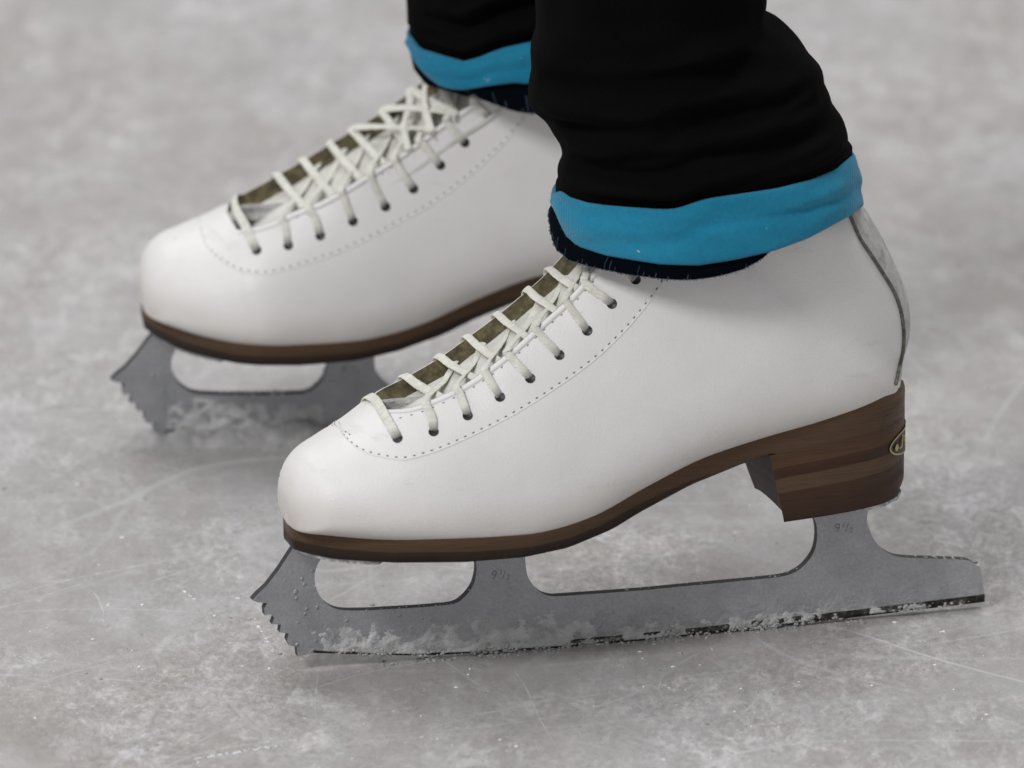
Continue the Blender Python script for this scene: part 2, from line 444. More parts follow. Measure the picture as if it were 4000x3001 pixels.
# full closed surface for ray casting of details
def full_rows(na=60):
    rows = []
    for i in range(NS):
        r = [sect(STN[i], tt(k / na), -1) for k in range(na + 1)]
        r += [sect(STN[i], tt(k / na), 1) for k in range(na - 1, -1, -1)]
        rows.append(r)
    return rows
def bvh_of(rows):
    mb = MB(); mb.grid(rows); return BVHTree.FromPolygons([Vector(v) for v in mb.v], mb.f)
BV = bvh_of(full_rows())
def cast(u, v, fr=FG, sgn=1):
    d = fr.dir(u, v).normalized(); o = fr.co.copy(); d.y *= sgn; o.y *= sgn
    h = BV.ray_cast(o, d)
    if h[0] is None:
        q = BV.find_nearest(o + d * (o.length - 30))
        return q[0], out_n(q[0], q[1])
    return h[0], out_n(h[0], h[1])
def out_n(p, n):
    n = n.normalized()
    c = Vector((p.x * .6 + 0, 0, 110 if p.x < 40 else 140))
    ref = p - Vector((p.x + 12, 0, 85 + max(0, (p.x + 100) * .3)))
    if n.dot(ref) < 0: n = -n
    return n
def mirror(p):
    """the same spot on the other side of the boot"""
    sg = -1 if p.y > 0 else 1
    h = BV.ray_cast(Vector((p.x, 120 * sg, p.z)), Vector((0, -sg, 0)))
    if h[0] is None: h = BV.find_nearest(Vector((p.x, -p.y, p.z)))
    return h[0], out_n(h[0], h[1])
def push(p, n, d): return p + n * d

EYE = [(1553, 1713), (1694, 1687), (1827, 1624), (1953, 1551), (2071, 1478), (2185, 1387), (2294, 1292), (2390, 1187), (2483, 1092)]
STITCH_BIG = [(1325, 1652), (1332, 1680), (1347, 1703), (1395, 1744), (1446, 1766), (1503, 1779), (1572, 1787), (1635, 1775), (1711, 1751), (1787, 1719), (1857, 1687), (1958, 1637), (2053, 1583), (2148, 1522), (2243, 1456), (2332, 1387), (2408, 1315), (2458, 1263), (2503, 1209), (2547, 1153), (2585, 1097), (2620, 1035)]
STITCH_EDGE = [(1560, 1634), (1629, 1615), (1700, 1588), (1822, 1530), (1930, 1458), (2028, 1380), (2135, 1280), (2228, 1200), (2325, 1092)]
STITCH_TOE = [(1092, 1862), (1101, 1828), (1113, 1796), (1131, 1764), (1156, 1736), (1187, 1712), (1226, 1690), (1270, 1672), (1318, 1655)]
STITCH_TIP = [(1352, 1652), (1372, 1645), (1392, 1641)]
GROOVE = [(3290, 790), (3320, 851), (3353, 927), (3396, 992), (3447, 1071), (3490, 1144), (3515, 1216), (3526, 1296), (3523, 1368), (3508, 1440), (3494, 1502)]
FARLUMP = [(1578, 1475), (1705, 1387), (1806, 1314), (1923, 1216), (2034, 1115), (2129, 1039), (2215, 950)]
NEARDIVE = [(1692, 1513), (1831, 1450), (1945, 1380), (2066, 1298), (2173, 1197), (2262, 1110), (2350, 1020)]
MIDNEAR = [[(1509, 1634)], [(1689, 1630)], [(1800, 1545)], [(1905, 1470)], [(1990, 1390)], [(2100, 1295)], [(2220, 1190)], [(2290, 1110)], [(2390, 1010)]]

def edge_pt(i, side): return sect(STN[i], tt(EA[i]), side)
def near_station(px, side):
    fr, sgn = CUR
    def dd(i):
        q = edge_pt(i, side); p = fr.pr((q.x, q.y * sgn, q.z)); return (p[0] - px[0]) ** 2 + (p[1] - px[1]) ** 2
    return min(range(i0, i1 + 12), key=dd)
CUR = (FG, 1)
DETAIL = {
 1: dict(eye=EYE, big=STITCH_BIG, edge=STITCH_EDGE, toe=STITCH_TOE, lump=FARLUMP, dive=NEARDIVE, mid=[m_[0] for m_ in MIDNEAR], bar=[(1509, 1634), (1472, 1572)], top=(2240, 960)),
 -1: dict(eye=[(1003, 978), (1126, 959), (1251, 921), (1379, 865), (1506, 808), (1615, 738), (1721, 646), (1816, 558), (1911, 456)],
          big=[(785, 890), (798, 940), (825, 978), (895, 1029), (958, 1055), (1053, 1060), (1167, 1031), (1306, 985), (1433, 928), (1559, 861), (1686, 789), (1813, 694), (1939, 580), (2034, 472), (2080, 410)],
          edge=[(1003, 905), (1180, 842), (1370, 742), (1484, 684), (1642, 575), (1718, 515), (1790, 440)],
          toe=[(683, 932), (692, 928), (700, 924)],
          lump=[(1085, 700), (1192, 643), (1281, 573), (1373, 485), (1477, 390), (1575, 301), (1640, 230)],
          dive=[(1195, 815), (1290, 770), (1400, 705), (1500, 640), (1600, 580), (1690, 505), (1770, 420)],
          mid=[(958, 880), (1115, 880), (1230, 850), (1345, 780), (1460, 720), (1555, 650), (1660, 570), (1750, 480), (1850, 400)],
          bar=[(958, 880), (925, 820)], top=(1700, 200))}

# blade outline (pixels of the side face, y = -2)
BL_OUT = [(1146, 2140), (1088, 2229), (1041, 2290), (1010, 2318), (985, 2345), (1004, 2353), (1044, 2357), (1032, 2376), (1034, 2402), (1060, 2399), (1071, 2412), (1062, 2436), (1098, 2436), (1092, 2466), (1128, 2470), (1120, 2496), (1130, 2514), (1159, 2520), (1163, 2556), (1224, 2540)]
BL_BOT = [(1224, 2540), (1542, 2549), (1746, 2546), (2220, 2517), (2500, 2493), (2771, 2466), (3246, 2412), (3846, 2341)]
BL_TAIL = [(3846, 2327), (3840, 2262), (3828, 2219), (3802, 2195), (3768, 2184), (3650, 2180), (3531, 2176), (3483, 2166), (3443, 2141), (3412, 2104), (3392, 2056), (3387, 2022), (3400, 1960)]
BL_W2 = [(3165, 1985), (3178, 2019), (3190, 2056), (3191, 2110), (3178, 2161), (3144, 2207), (3105, 2236), (3056, 2252), (2975, 2262), (2839, 2275), (2636, 2294), (2500, 2307), (2220, 2327), (2153, 2329), (2112, 2314), (2078, 2280), (2058, 2239), (2050, 2160)]
BL_W1 = [(1856, 2170), (1862, 2215), (1858, 2255), (1844, 2295), (1812, 2335), (1773, 2359), (1700, 2368), (1610, 2375), (1500, 2381), (1420, 2385), (1325, 2382), (1271, 2354), (1240, 2309), (1229, 2259), (1237, 2215), (1258, 2175), (1262, 2150)]

def catpx(pts, n):
    return [tuple(p) for p in smooth_rows(pts, n)]

def build_skate(name, label, sgn, frame, snow_amt):
    """sgn = +1 lateral side is local -y; -1 mirrored"""
    global EA, i0, i1, CUR, STN, BV
    if sgn < 0: STN = make_stn(11.5); BV = bvh_of(full_rows())
    DT = DETAIL[sgn]; CUR = (frame, sgn); NSD = -sgn
    if sgn < 0: EA, i0, i1 = make_EA(BG, -1, NEAR_EDGE_B, 925)
    def castn(u, v): return cast(u, v, frame, sgn)
    root = empty(name, label, 'ice skate', 'pair of white figure skates')
    root.matrix_world = Matrix.Scale(MM, 4) @ frame.m @ Matrix.Scale(1 / MM, 4)
    def S(vs): return [(v[0], v[1] * sgn, v[2]) for v in vs]
    def mk(nm, mb, m, parent=root, smooth=True, fix=True, **k):
        o = obj(nm, S(mb.v), mb.f, m, parent, smooth, **k)
        if fix: recalc(o)
        return o
    # ---- boot upper: two halves, merged ahead of the throat
    mb = MB(); low = []
    for side in (-1, 1):
        rows = boot_surface_rows(side)
        mb.grid(rows)
        for r in rows:
            for p in r:
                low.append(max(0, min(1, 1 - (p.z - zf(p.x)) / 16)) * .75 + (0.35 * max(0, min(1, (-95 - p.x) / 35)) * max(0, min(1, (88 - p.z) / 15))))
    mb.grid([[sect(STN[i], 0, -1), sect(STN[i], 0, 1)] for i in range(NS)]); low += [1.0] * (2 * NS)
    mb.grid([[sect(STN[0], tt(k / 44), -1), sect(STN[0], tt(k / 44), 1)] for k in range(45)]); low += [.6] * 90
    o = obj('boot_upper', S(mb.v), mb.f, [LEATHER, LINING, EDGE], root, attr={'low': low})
    merge(o, .00004)
    fc = max(o.data.polygons, key=lambda p: p.center.y - abs(p.center.x - .03) * .2)
    if fc.normal.y < 0: o.data.flip_normals()
    upper = o
    # ---- tongue
    mb = MB(); rows = []
    for i in range(i0 - 2, NS):
        a = EA[max(i, i0)]; e1 = sect(STN[i], tt(a), -1); e2 = sect(STN[i], tt(a), 1)
        st = STN[i]; up = Vector((st[4] - st[0], 0, st[5] - st[1])).normalized()
        w = (e2.y - e1.y) / 2 + 3; cy = (e1.y + e2.y) / 2
        row = []
        for k in range(13):
            s_ = k / 6 - 1
            depth = 6.8 + 4.5 * s_ * s_ + .8 * noise.noise(Vector((i * .2, k * .5, 0)))
            if i < i0 + 6: depth += (i0 + 6 - i) * .3
            row.append(Vector((e1.x, cy + s_ * w, e1.z)) - up * depth)
        rows.append(row)
    mb.grid(rows); tg = mk('tongue', mb, TONGUE)
    md = tg.modifiers.new('thick', 'SOLIDIFY'); md.thickness = .003; md.offset = -1
    # ---- tan lining of the eyestay, the inner face one sees through the lacing
    for side in (-1, 1):
        rows = []
        for i in range(i0, NS - 4):
            st = STN[i]; up = Vector((st[4] - st[0], 0, st[5] - st[1])).normalized(); e = edge_pt(i, side)
            f = min(1, (i - i0 + 1) / 6); wv = .5 * noise.noise(Vector((i * .25, side, 2)))
            rows.append([e + up * .15 + Vector((0, -side * .2, 0)), e - up * 1.2 * f + Vector((0, -side * .9, 0)), e - up * (2.4 + wv) * f + Vector((0, -side * (2.1 + wv), 0)), e - up * 3.8 * f + Vector((0, -side * (2.6 + wv), 0)),
                         e - up * (5.2) * f + Vector((0, -side * 4.6, 0)), e - up * 7.6 * f + Vector((0, -side * 6.5, 0)), e - up * 10 * f + Vector((0, -side * 4.5, 0))])
        mb = MB(); mb.grid(rows); ln_ = mk('lining', mb, LINING)
    # ---- raised eyestay rim: a thin folded edge along both throat sides
    for side in (-1, 1):
        mb = MB(); pts = [push(edge_pt(i, side), Vector((0, 0, 1)), -.5) for i in range(i0, NS - 4)]
        # rim follows a band 3 mm wide just outside the edge
        rr = []
        for i in range(i0, NS - 4):
            a = EA[i]; p0 = sect(STN[i], tt(a), side); p1 = sect(STN[i], tt(a - .035), side)
            dd = (p1 - p0).normalized() * 2.6
            n = out_n(p0, (p1 - p0).cross(edge_pt(min(i + 1, NS - 1), side) - edge_pt(i - 1, side)))
            rr.append([p0 - n * .4, p0 + n * .25, p0 + dd * .5 + n * .35, p0 + dd + n * .25, p0 + dd - n * .2])
        mb.grid(rr); mk('eyestay_rim', mb, LEATHER)
    # ---- sole with heel seat
    xs = [-130.8, -130.6, -130.2, -129.6, -128.7, -127.5, -126, -123.5, -121, -118.5] + list(np.linspace(-115, 110, 60)) + [114, 117.5, 120.5, 123, 124.8, 125.8]
    def edges(x, grow):
        xx = (x + 4.5) * (1 - grow / 130.0) - 4.5
        h, c = plan(xx); g = grow * min(1, h / 4); return c - h - g, c + h + g
    SB2 = SOLEBOT + [(60, 82), (80, 85), (100, 87), (126, 89)]
    mb = MB(); lay = []; rows = []
    for x in xs:
        y0, y1 = edges(x, 1.4); t_ = zf(x) + .3; b_ = min(interp(x, SB2), t_ - 5)
        tip = max(0, min(1, (-119 - x) / 9)); b_ += tip * .6
        hk = 1 if x < 61 else .08
        r = []
        for yy, zz, l_ in ((y0 + .8, t_ + .2, 1), (y0, t_ - .4, 1), (y0 + .1, t_ * .5 + b_ * .5, .5), (y0 + .4 * hk, b_ + 1.2 * hk, .08), (y0 + 1.6 * hk, b_, 0), ((y0 + y1) / 2, b_, 0), (y1 - 1.6 * hk, b_, 0), (y1 - .4 * hk, b_ + 1.2 * hk, .08), (y1 - .1, t_ * .5 + b_ * .5, .5), (y1, t_ - .4, 1), (y1 - .8, t_ + .2, 1), ((y0 + y1) / 2, t_ + .2, 1)):
            r.append(Vector((x, yy, zz)))
            lay.append(l_ if x < 62 else (l_ * .75 + .25) if x < 62 else l_)
        rows.append(r)
    n = 12; mb.grid(rows, True); mb.f.append(tuple(range(n))); mb.f.append(tuple(range(len(mb.v) - n, len(mb.v))))
    xx = [v[0] for v in mb.v]
    lay2 = []
    for v, l_ in zip(mb.v, lay):
        k = max(0, min(1, (v[0] - 20) / 45))
        k = max(0, min(1, (v[0] - 0) / 55)); lay2.append(l_ * (1 - k) + (.58 + .42 * l_) * k)
    so = obj('sole', S(mb.v), mb.f, SOLE, root, attr={'lay': lay2}); recalc(so); auto(so, 40)
    # ---- heel block
    HB = zpx([(3049, 2028), (3178, 2006), (3314, 1982)], -27)
    def zhb(x): return 53.4 + (x - 66.8) * .062 if x < 118 else 53.4 + 51.2 * .062 + (x - 118) * .45
    mb = MB(); lay = []; rows = []
    NH = 22
    for j in range(NH + 1):
        t = j / NH; row = []
        taper = 1 - .04 * (1 - t)
        prof = []
        xbr = 60.5 + (1 - t) * 6.6                      # breast leans back to the bottom
        # outline ccw: near breast corner -> back -> far breast corner -> breast (slightly hollow)
        xb = 124.9 + .5 * (1 - t)
        hx = [xbr + (112 - xbr) * k / 12 for k in range(13)] + [114, 116, 118, 120, 121.5, 123, 124.2, 125.1, 125.7]
        for x in hx: prof.append((x, edges(x, 1.4)[0]))
        for x in hx[::-1]: prof.append((x, edges(x, 1.4)[1]))
        e0, e1 = edges(xbr, 1.4)
        for k in range(1, 12):
            s_ = 1 - 2 * k / 12; prof.append((xbr + 1.6 * (1 - s_ * s_) ** .5, (e0 + e1) / 2 + (e1 - e0) / 2 * s_))
        ro = 1.6 * max(0, (.06 - t) / .06)
        for x, y in prof:
            z0 = zhb(x); z1 = interp(x, SB2) + .2
            dx = -ro if x > 118 else 0
            brst = x < xbr + 1.7 and abs(y) < 28.6
            row.append(Vector((x + dx + (2.2 * (1 - t) if brst else 0), y * taper * (1 - ro * .015) * (1 - .34 * (1 - t) * max(0, min(1, (112 - x) / 30)) if y > 0 else 1), z0 + (z1 - z0) * t))); lay.append(5.0 if brst else 2 + .80 * t)
        rows.append(row)
    mb.grid(rows, True); nn = len(rows[0]); mb.f.append(tuple(range(nn))[::-1]); mb.f.append(tuple(range(len(mb.v) - nn, len(mb.v))))
    he = obj('heel', S(mb.v), mb.f, SOLE, root, attr={'lay': lay}); recalc(he); auto(he, 40)
    HV = BVHTree.FromPolygons([Vector(v) for v in mb.v], [f for f in mb.f])
    # ---- heel badge: oval wrapped round the back of the heel
    def onheel(s_, h):
        th = s_ / 27.0; o_ = Vector((98, 0, h)); d = Vector((cos(th), sin(th), 0))
        r = HV.ray_cast(o_ + d * 90, -d); q = r[0] if r[0] is not None else o_ + d * 27
        return q, d
    bz = 78.6; BLs = 27.5; BH = 5.6
    def oval(a, k=1.0): return (BLs * k * cos(a) * (1 if True else 1), BH * k * sin(a))
    def patch(outer, inner, lift, nm, m, parent):
        mb = MB(); rows = []
        NA = 72
        for kk in (0, .33, .66, 1):
            rows.append([None] * NA)
            for j in range(NA):
                a = 2 * pi * j / NA
                k = inner + (outer - inner) * kk
                s_, h = BLs * (1 - (1 - k) * BH / BLs * 1.0 if k > .5 else k) * cos(a), BH * k * sin(a)
                s_ = BLs * k * (1 if cos(a) > 0 else -1) * abs(cos(a)) ** .62 if k < .5 else (BLs - (1 - k) * BH) * (1 if cos(a) > 0 else -1) * abs(cos(a)) ** .62
                q, d = onheel(s_, bz + h); rows[-1][j] = q + d * lift
        mb.grid(rows, True); o = mk(nm, mb, m, parent); return o
    bd = patch(1.0, .01, .35, 'badge', BADGE, root)
    patch(1.0, .86, .55, 'badge_border', GOLD, bd)
    mb = MB()
    for sg in (-1,):
        c = (sg * 22.3, -.8)
        rows = [[], []]
        for rr_, row in ((.05, rows[0]), (1.45, rows[1])):
            for j in range(14):
                a = 2 * pi * j / 14; q, d = onheel(c[0] + rr_ * cos(a), bz + c[1] + rr_ * sin(a)); row.append(q + d * .55)
        mb.grid(rows, True)
        # hook of the J
        path = [(-17.0, 3.2), (-17.2, 1.2), (-17.6, -.6), (-18.6, -1.8), (-20.0, -1.6)]
        pts = []
        for s_, h in [tuple(p) for p in smooth_rows(path, 16)]:
            q, d = onheel(s_, bz + h); pts.append(q + d * .5)
        mb.tube(pts, .38, 6)
        pts = []
        for s_, h in ((-13.4, 1.8), (-14.0, 0), (-13.4, -1.8), (-11.6, -2.0)):
            q, d = onheel(s_, bz + h); pts.append(q + d * .5)
        mb.tube(pts, .34, 6)
    mk('badge_letter', mb, GOLD, bd)
    # ---- blade
    def P(px): p = FG.un(px[0], px[1], -2); return (p.x, p.z)
    out = [P(p) for p in BL_OUT[:-1]]
    bot = [P(p) for p in catpx(BL_BOT, 60)]
    bot = [(x, z - 1.15) for x, z in bot]
    out = [(x, z - 1.15 * max(0, min(1, (30 - z) / 25))) for x, z in out]
    tail = [P(p) for p in BL_TAIL]; tail = [tail[0]] + [tuple(p) for p in smooth_rows(tail[1:], 40)]
    tail = [(x, z - 1.15 * max(0, min(1, (30 - z) / 25))) for x, z in tail]
    w2 = [tuple(p) for p in smooth_rows([P(p) for p in BL_W2], 80)]
    w1 = [tuple(p) for p in smooth_rows([P(p) for p in BL_W1], 70)]
    poly = out + bot + tail + [(tail[-1][0], 57), (w2[0][0], 56)] + w2 + [(w2[-1][0], zb(w2[-1][0]) + 1.5), (w1[0][0], zb(w1[0][0]) + 1.5)] + w1 + [(w1[-1][0], zb(w1[-1][0]) + 1.5), (out[0][0] + .5, zb(out[0][0]) + 1)]
    bm = bmesh.new(); vs = [bm.verts.new((x * MM, 0, z * MM)) for x, z in poly]
    for a, b_ in zip(vs, vs[1:] + vs[:1]): bm.edges.new((a, b_))
    bmesh.ops.triangle_fill(bm, edges=bm.edges[:], use_beauty=True)
    g = bmesh.ops.extrude_face_region(bm, geom=bm.faces[:])
    for e in g['geom']:
        if isinstance(e, bmesh.types.BMVert): e.co.y = 2.0 * MM
    for v in vs: v.co.y = -2.0 * MM
    bmesh.ops.recalc_face_normals(bm, faces=bm.faces)
    me = bpy.data.meshes.new('blade')
    for f_ in bm.faces: f_.material_index = 0 if abs(f_.normal.y) > .5 else 1
    bm.to_mesh(me); bm.free(); me.materials.append(BLADE); me.materials.append(RIM)
    bl = bpy.data.objects.new('blade', me); COL.objects.link(bl); bl.parent = root
    bv = bl.modifiers.new('b', 'BEVEL'); bv.width = .00022; bv.segments = 2; bv.limit_method = 'ANGLE'; bv.angle_limit = R(50); bv.harden_normals = False
    # ground runner edge: narrow polished strip along the bottom, proud of the side faces
    mb = MB(); rows = []
    bb = [(x, z) for x, z in bot if x > -121]
    for x, z in bb:
        hgt = 1.0 + 2.2 * max(0, min(1, (x + 32) / 22)) + .25 * noise.noise(Vector((x * .4, 0, 0)))
        rows.append([Vector((x, -2.18, z + hgt)), Vector((x, -2.25, z + .25)), Vector((x, -2.05, z - .02)), Vector((x, -1.2, z - .05)), Vector((x, 0, z + .25)), Vector((x, 1.2, z - .05)), Vector((x, 2.05, z - .02)), Vector((x, 2.25, z + .25)), Vector((x, 2.18, z + hgt))])
    mb.grid(rows, True); mk('runner_edge', mb, RUNNER, bl)
    # mounting plates
    mb = MB(); rows = []
    for x in np.linspace(-130, -28, 44):
        e0, e1 = edges(x, -.3 if x < -100 else -3.0); h = (e1 - e0) / 2 if x < -105 else min(26 + 10 * max(0, (-95 - x) / 10), (e1 - e0) / 2); c = (e0 + e1) / 2
        if x < -80: h = min(h, (e1 - e0) / 2)
        z = interp(x, SB2) - .15 + max(0, min(1, (-119 - x) / 9)) * 1.2
        rows.append([Vector((x, c - h, z)), Vector((x, c - h, z - 1.5)), Vector((x, c + h, z - 1.5)), Vector((x, c + h, z))])
    mb.grid(rows, True); mb.f += [(0, 1, 2, 3), tuple(len(mb.v) - k for k in (1, 2, 3, 4))]
    pl = mk('mounting_plate', mb, PLATE, bl, smooth=False)
    mb = MB(); rows = []
    for x in np.linspace(76, 121, 28):
        e0, e1 = edges(x, 1.4); h = (min(e1, -e0)) * (.80 + .185 * max(0, min(1, (x - 84) / 22))) * .96; z = zhb(x) - .12
        rows.append([Vector((x, -h, z)), Vector((x, -h, z - 1.3 - .8 * noise.noise(Vector((x * .3, 1, 1))))), Vector((x, h, z - 1.6)), Vector((x, h, z))])
    mb.grid(rows, True); mb.f += [(0, 1, 2, 3), tuple(len(mb.v) - k for k in (1, 2, 3, 4))]
    mk('mounting_plate', mb, PLATE, bl, smooth=False)
    # engraved sizes on the camera-facing side
    for px, sz in (((1945, 2262), 5.2), ((3285, 2078), 5.2)):
        bmx = bmesh.new(); p = FG.un(px[0], px[1], -2)
        for txt, dx, dz, k in (('9', 0, 0, 1), ('1', 3.3, 1.6, .62), ('/', 4.6, -.3, 1.0), ('2', 6.3, -.8, .62)):
            cu = bpy.data.curves.new('t', 'FONT'); cu.body = txt; cu.size = sz * k * MM; cu.extrude = .00003; cu.shear = .15
            t = bpy.data.objects.new('t', cu); COL.objects.link(t); bpy.context.view_layer.update()
            tm = t.to_mesh(); m4 = Matrix.Translation(((p.x + dx - 3) * MM, -2.0 * MM, (p.z + dz) * MM)) @ Matrix.Rotation(R(-4), 4, 'Y') @ Matrix.Rotation(pi / 2, 4, 'X')
            tm.transform(m4); bmx.from_mesh(tm); t.to_mesh_clear(); bpy.data.objects.remove(t); bpy.data.curves.remove(cu)
        me = bpy.data.meshes.new('size_number'); bmx.to_mesh(me); bmx.free(); me.materials.append(ENGR)
        t = bpy.data.objects.new('size_number', me); COL.objects.link(t); t.parent = bl
    # ---- snow clinging to the blade
    mb = MB(); rnd = random.Random(3 if sgn > 0 else 5)
    def bz_at(x): return interp(x, bot)
    for side in (-1, 1):
        rows = []
        nx = 560
        for i in range(nx):
            x = -121 + 280 * i / (nx - 1); zb0 = bz_at(x); row = []
            reach = (9.5 - 5.0 * max(0, min(1, (x + 30) / 30))) + 5.5 * noise.noise(Vector((x * .035, side * 3.1, 1.7))) + 2.5 * noise.noise(Vector((x * .13, side, 9)))
            if x < -100: reach *= 1.25
            if sgn < 0: reach += 2
            for j in range(30):
                z = .35 + 16 * j / 29
                q = Vector((x * .15, z * .2, side * 7 + sgn))
                f = noise.fractal(q, .8, 2.1, 5) * 1.1 + .28 * noise.noise(Vector((x * 1.5, z * 1.5, side)))
                env = 1 - max(0, z) / max(2.0, reach)
                fade = max(0, min(1, (x + 121) / 14)) * max(0, min(1, (158 - x) / 10))
                h = (f + env * .75 - .16 - .30 * max(0, min(1, (x + 25) / 25)) - .1 * max(0, min(1, (60 - x) / 30)) * (x > 0) - .8 * (1 - fade)) * .8
                h = max(-.5, min(.55, h))
                row.append(Vector((x + .25 * noise.noise(Vector((x, z, 5))), side * (2.28 + h), zb0 + z + .25 * noise.noise(Vector((x, z, 8))))))
            row[0].y = side * 1.2; row[-1].y = side * 1.2
            rows.append(row)
        mb.grid(rows)
        for _ in range(int(260 * snow_amt)):
            x = rnd.uniform(-118, 158)
            z = bz_at(x) + abs(rnd.gauss(0, 1)) * 5.5 + .5
            r = rnd.uniform(.15, .45)
            mb.blob((x, side * (2.0 + r * .10), z), r, (1.3, .5, 1), .45)
    for _ in range(int(90 * snow_amt)):      # crumbs on the upper edge of the blade
        x = rnd.choice([rnd.uniform(-98, -48), rnd.uniform(0, 88), rnd.uniform(128, 152)])
        src = w1 if x < -40 else w2 if x < 90 else tail[5:25]
        q = min((p for p in src), key=lambda p: abs(p[0] - x) + (0 if p[1] < 40 else 50))
        mb.blob((q[0] + rnd.uniform(-.6, .6), rnd.uniform(-1.6, 1.6), q[1]), rnd.uniform(.15, .5 if sgn > 0 else 1.0), (1, 1, .8), .4)
    for _ in range(1500):
        x = rnd.uniform(-116, 154)
        cl = noise.noise(Vector((x * .05, 4.4, sgn))) + .6 * noise.noise(Vector((x * .19, 7.7, sgn)))
        if cl < rnd.uniform(-.25, .6) - .25 * (x < 10): continue
        side = -sgn if rnd.random() < .7 else sgn
        r = rnd.uniform(.2, .75) * (1 + .5 * max(0, cl))
        mb.blob((x, side * (2.2 + abs(rnd.gauss(0, .35))), bz_at(x) + rnd.uniform(-.5, 2.8 + 2.5 * max(0, cl)) * rnd.random()), r, (1.2, .6, .9), .5)
    mk('snow_crust', mb, SNOW, bl)
    # ---- stitches
    def dashes(poly, step, ln, rad, both, nm, lift=.05):
        c3 = []
        for px in catpx(poly, len(poly) * 6):
            p, n = castn(*px); c3.append((p, n))
        pts = resample([p for p, n in c3], .45)
        res = []
        for fl in ((False, True) if both else (False,)):
            mb = MB(); k = int(step / .45); l_ = max(2, int(ln / .45) + 1)
            for i in range(0, len(pts) - l_, k):
                seg = []
                for p in pts[i:i + l_]:
                    if fl: q, n = mirror(p)
                    else:
                        q_ = BV.find_nearest(p); q, n = q_[0], out_n(q_[0], q_[1])
                    seg.append(q + n * lift)
                mb.tube(seg, rad, 6)
            mk(nm, mb, STITCH if nm != 'seam_thread' else SEAM, root)
    dashes(DT['big'], 3.6, 1.1, .21, True, 'stitching')
    dashes(DT['edge'], 4.6, 1.0, .17, True, 'stitching')
    dashes(DT['toe'], 4.0,   .7, .18, False, 'stitching')
    # seam ridge beside the big stitch (edge of the eyestay panel)
    for fl in (False, True):
        pts = []
        for u, v in catpx([(a + 3, b_ + 9) for a, b_ in DT['big']], 120):
            p, n = castn(u, v)
            if fl: p, n = mirror(p)
            pts.append(p - n * .12)
        mb = MB(); mb.tube(pts, .42, 6); mk('panel_seam', mb, LEATHER)
    # ---- backstay with dark piping
    gp = []
    for px in catpx(GROOVE, 40): gp.append(cast(*px)[0])
    mb = MB(); rows = []
    for p in gp:
        row = []
        for k in range(13):
            s_ = k / 6 - 1
            h = BV.ray_cast(Vector((220, p.y * -s_ * .985, p.z)), Vector((-1, 0, 0)))
            q = h[0] if h[0] is not None else Vector((p.x, p.y * -s_, p.z))
            row.append(q + Vector((1, 0, 0)) * (.25 if abs(s_) < .99 else .05) + Vector((0, (-1 if q.y < 0 else 1) * .8 * abs(s_) ** 2, 0)))
        rows.append(row)
    mb.grid(rows); bs = mk('backstay', mb, SUEDE, attr={'low': [.75 + .25 * noise.noise(Vector(v) * .2) for v in mb.v]})
    for fl in (1, -1):
        mb = MB(); mb.tube([Vector((p.x + .4, (p.y - .25) * fl, p.z)) for p in gp], .8, 8); mk('piping', mb, PIPING, bs)
    # ---- eyelets and lace
    eyes = {-1: [], 1: []}
    for px in DT['eye']:
        p, n = castn(*px); eyes[NSD].append((p, n)); eyes[-NSD].append(mirror(p))
    for side in (-1, 1):
        for p, n in eyes[side]:
            if p.z > 182: continue
            mb = MB(); t1 = n.orthogonal().normalized(); t2 = n.cross(t1)
            rows = []
            for rr_, hh in ((.02, .05), (1.65, .07), (1.78, .16), (1.95, .17), (2.08, .0)):
                rows.append([p + t1 * rr_ * cos(2 * pi * k / 20) + t2 * rr_ * sin(2 * pi * k / 20) + n * hh for k in range(20)])
            mb.grid(rows, True); mk('eyelet', mb, HOLE)
    V = []; Fc = []; dark_end = []
    lace = MB()
    rl = random.Random(11 if sgn > 0 else 23)
    def strand(pts, ns, w, d0=None, d1=None):
        n = len(pts) * 8
        sp = spl(pts, n); sn = [x.normalized() for x in spl(ns, n)]
        sp = [p + q * (.25 * noise.noise(p * .6)) for p, q in zip(sp, sn)]
        ph = rl.uniform(0, 6)
        tw = [Matrix.Rotation(.28 * sin(ph + 5 * i / n), 3, (sp[min(i + 1, n - 1)] - sp[max(i - 1, 0)]).normalized()) @ sn[i] for i in range(n)]
        rad = [w * (1 + .10 * noise.noise(Vector((i * .5, ph, 0))) ) * (1 if (i > 5 or d0 is None) else .62 + .38 * i / 5) for i in range(n)]
        b = len(lace.v); lace.tube(sp, rad, 12, tw, .24)
        for i in range(n):
            a = 0
            if d0 is not None: a = max(a, 1.15 - (sp[i] - sp[0]).length / 4.0)
            dark_end.extend([max(0, min(1, a)) ** 1.3] * 12)
    UPV = Vector((-.55, 0, .83))
    def mid(a, b, dz): 
        m_ = (a + b) / 2; return m_ + UPV * dz
    nE = len(DT['eye'])
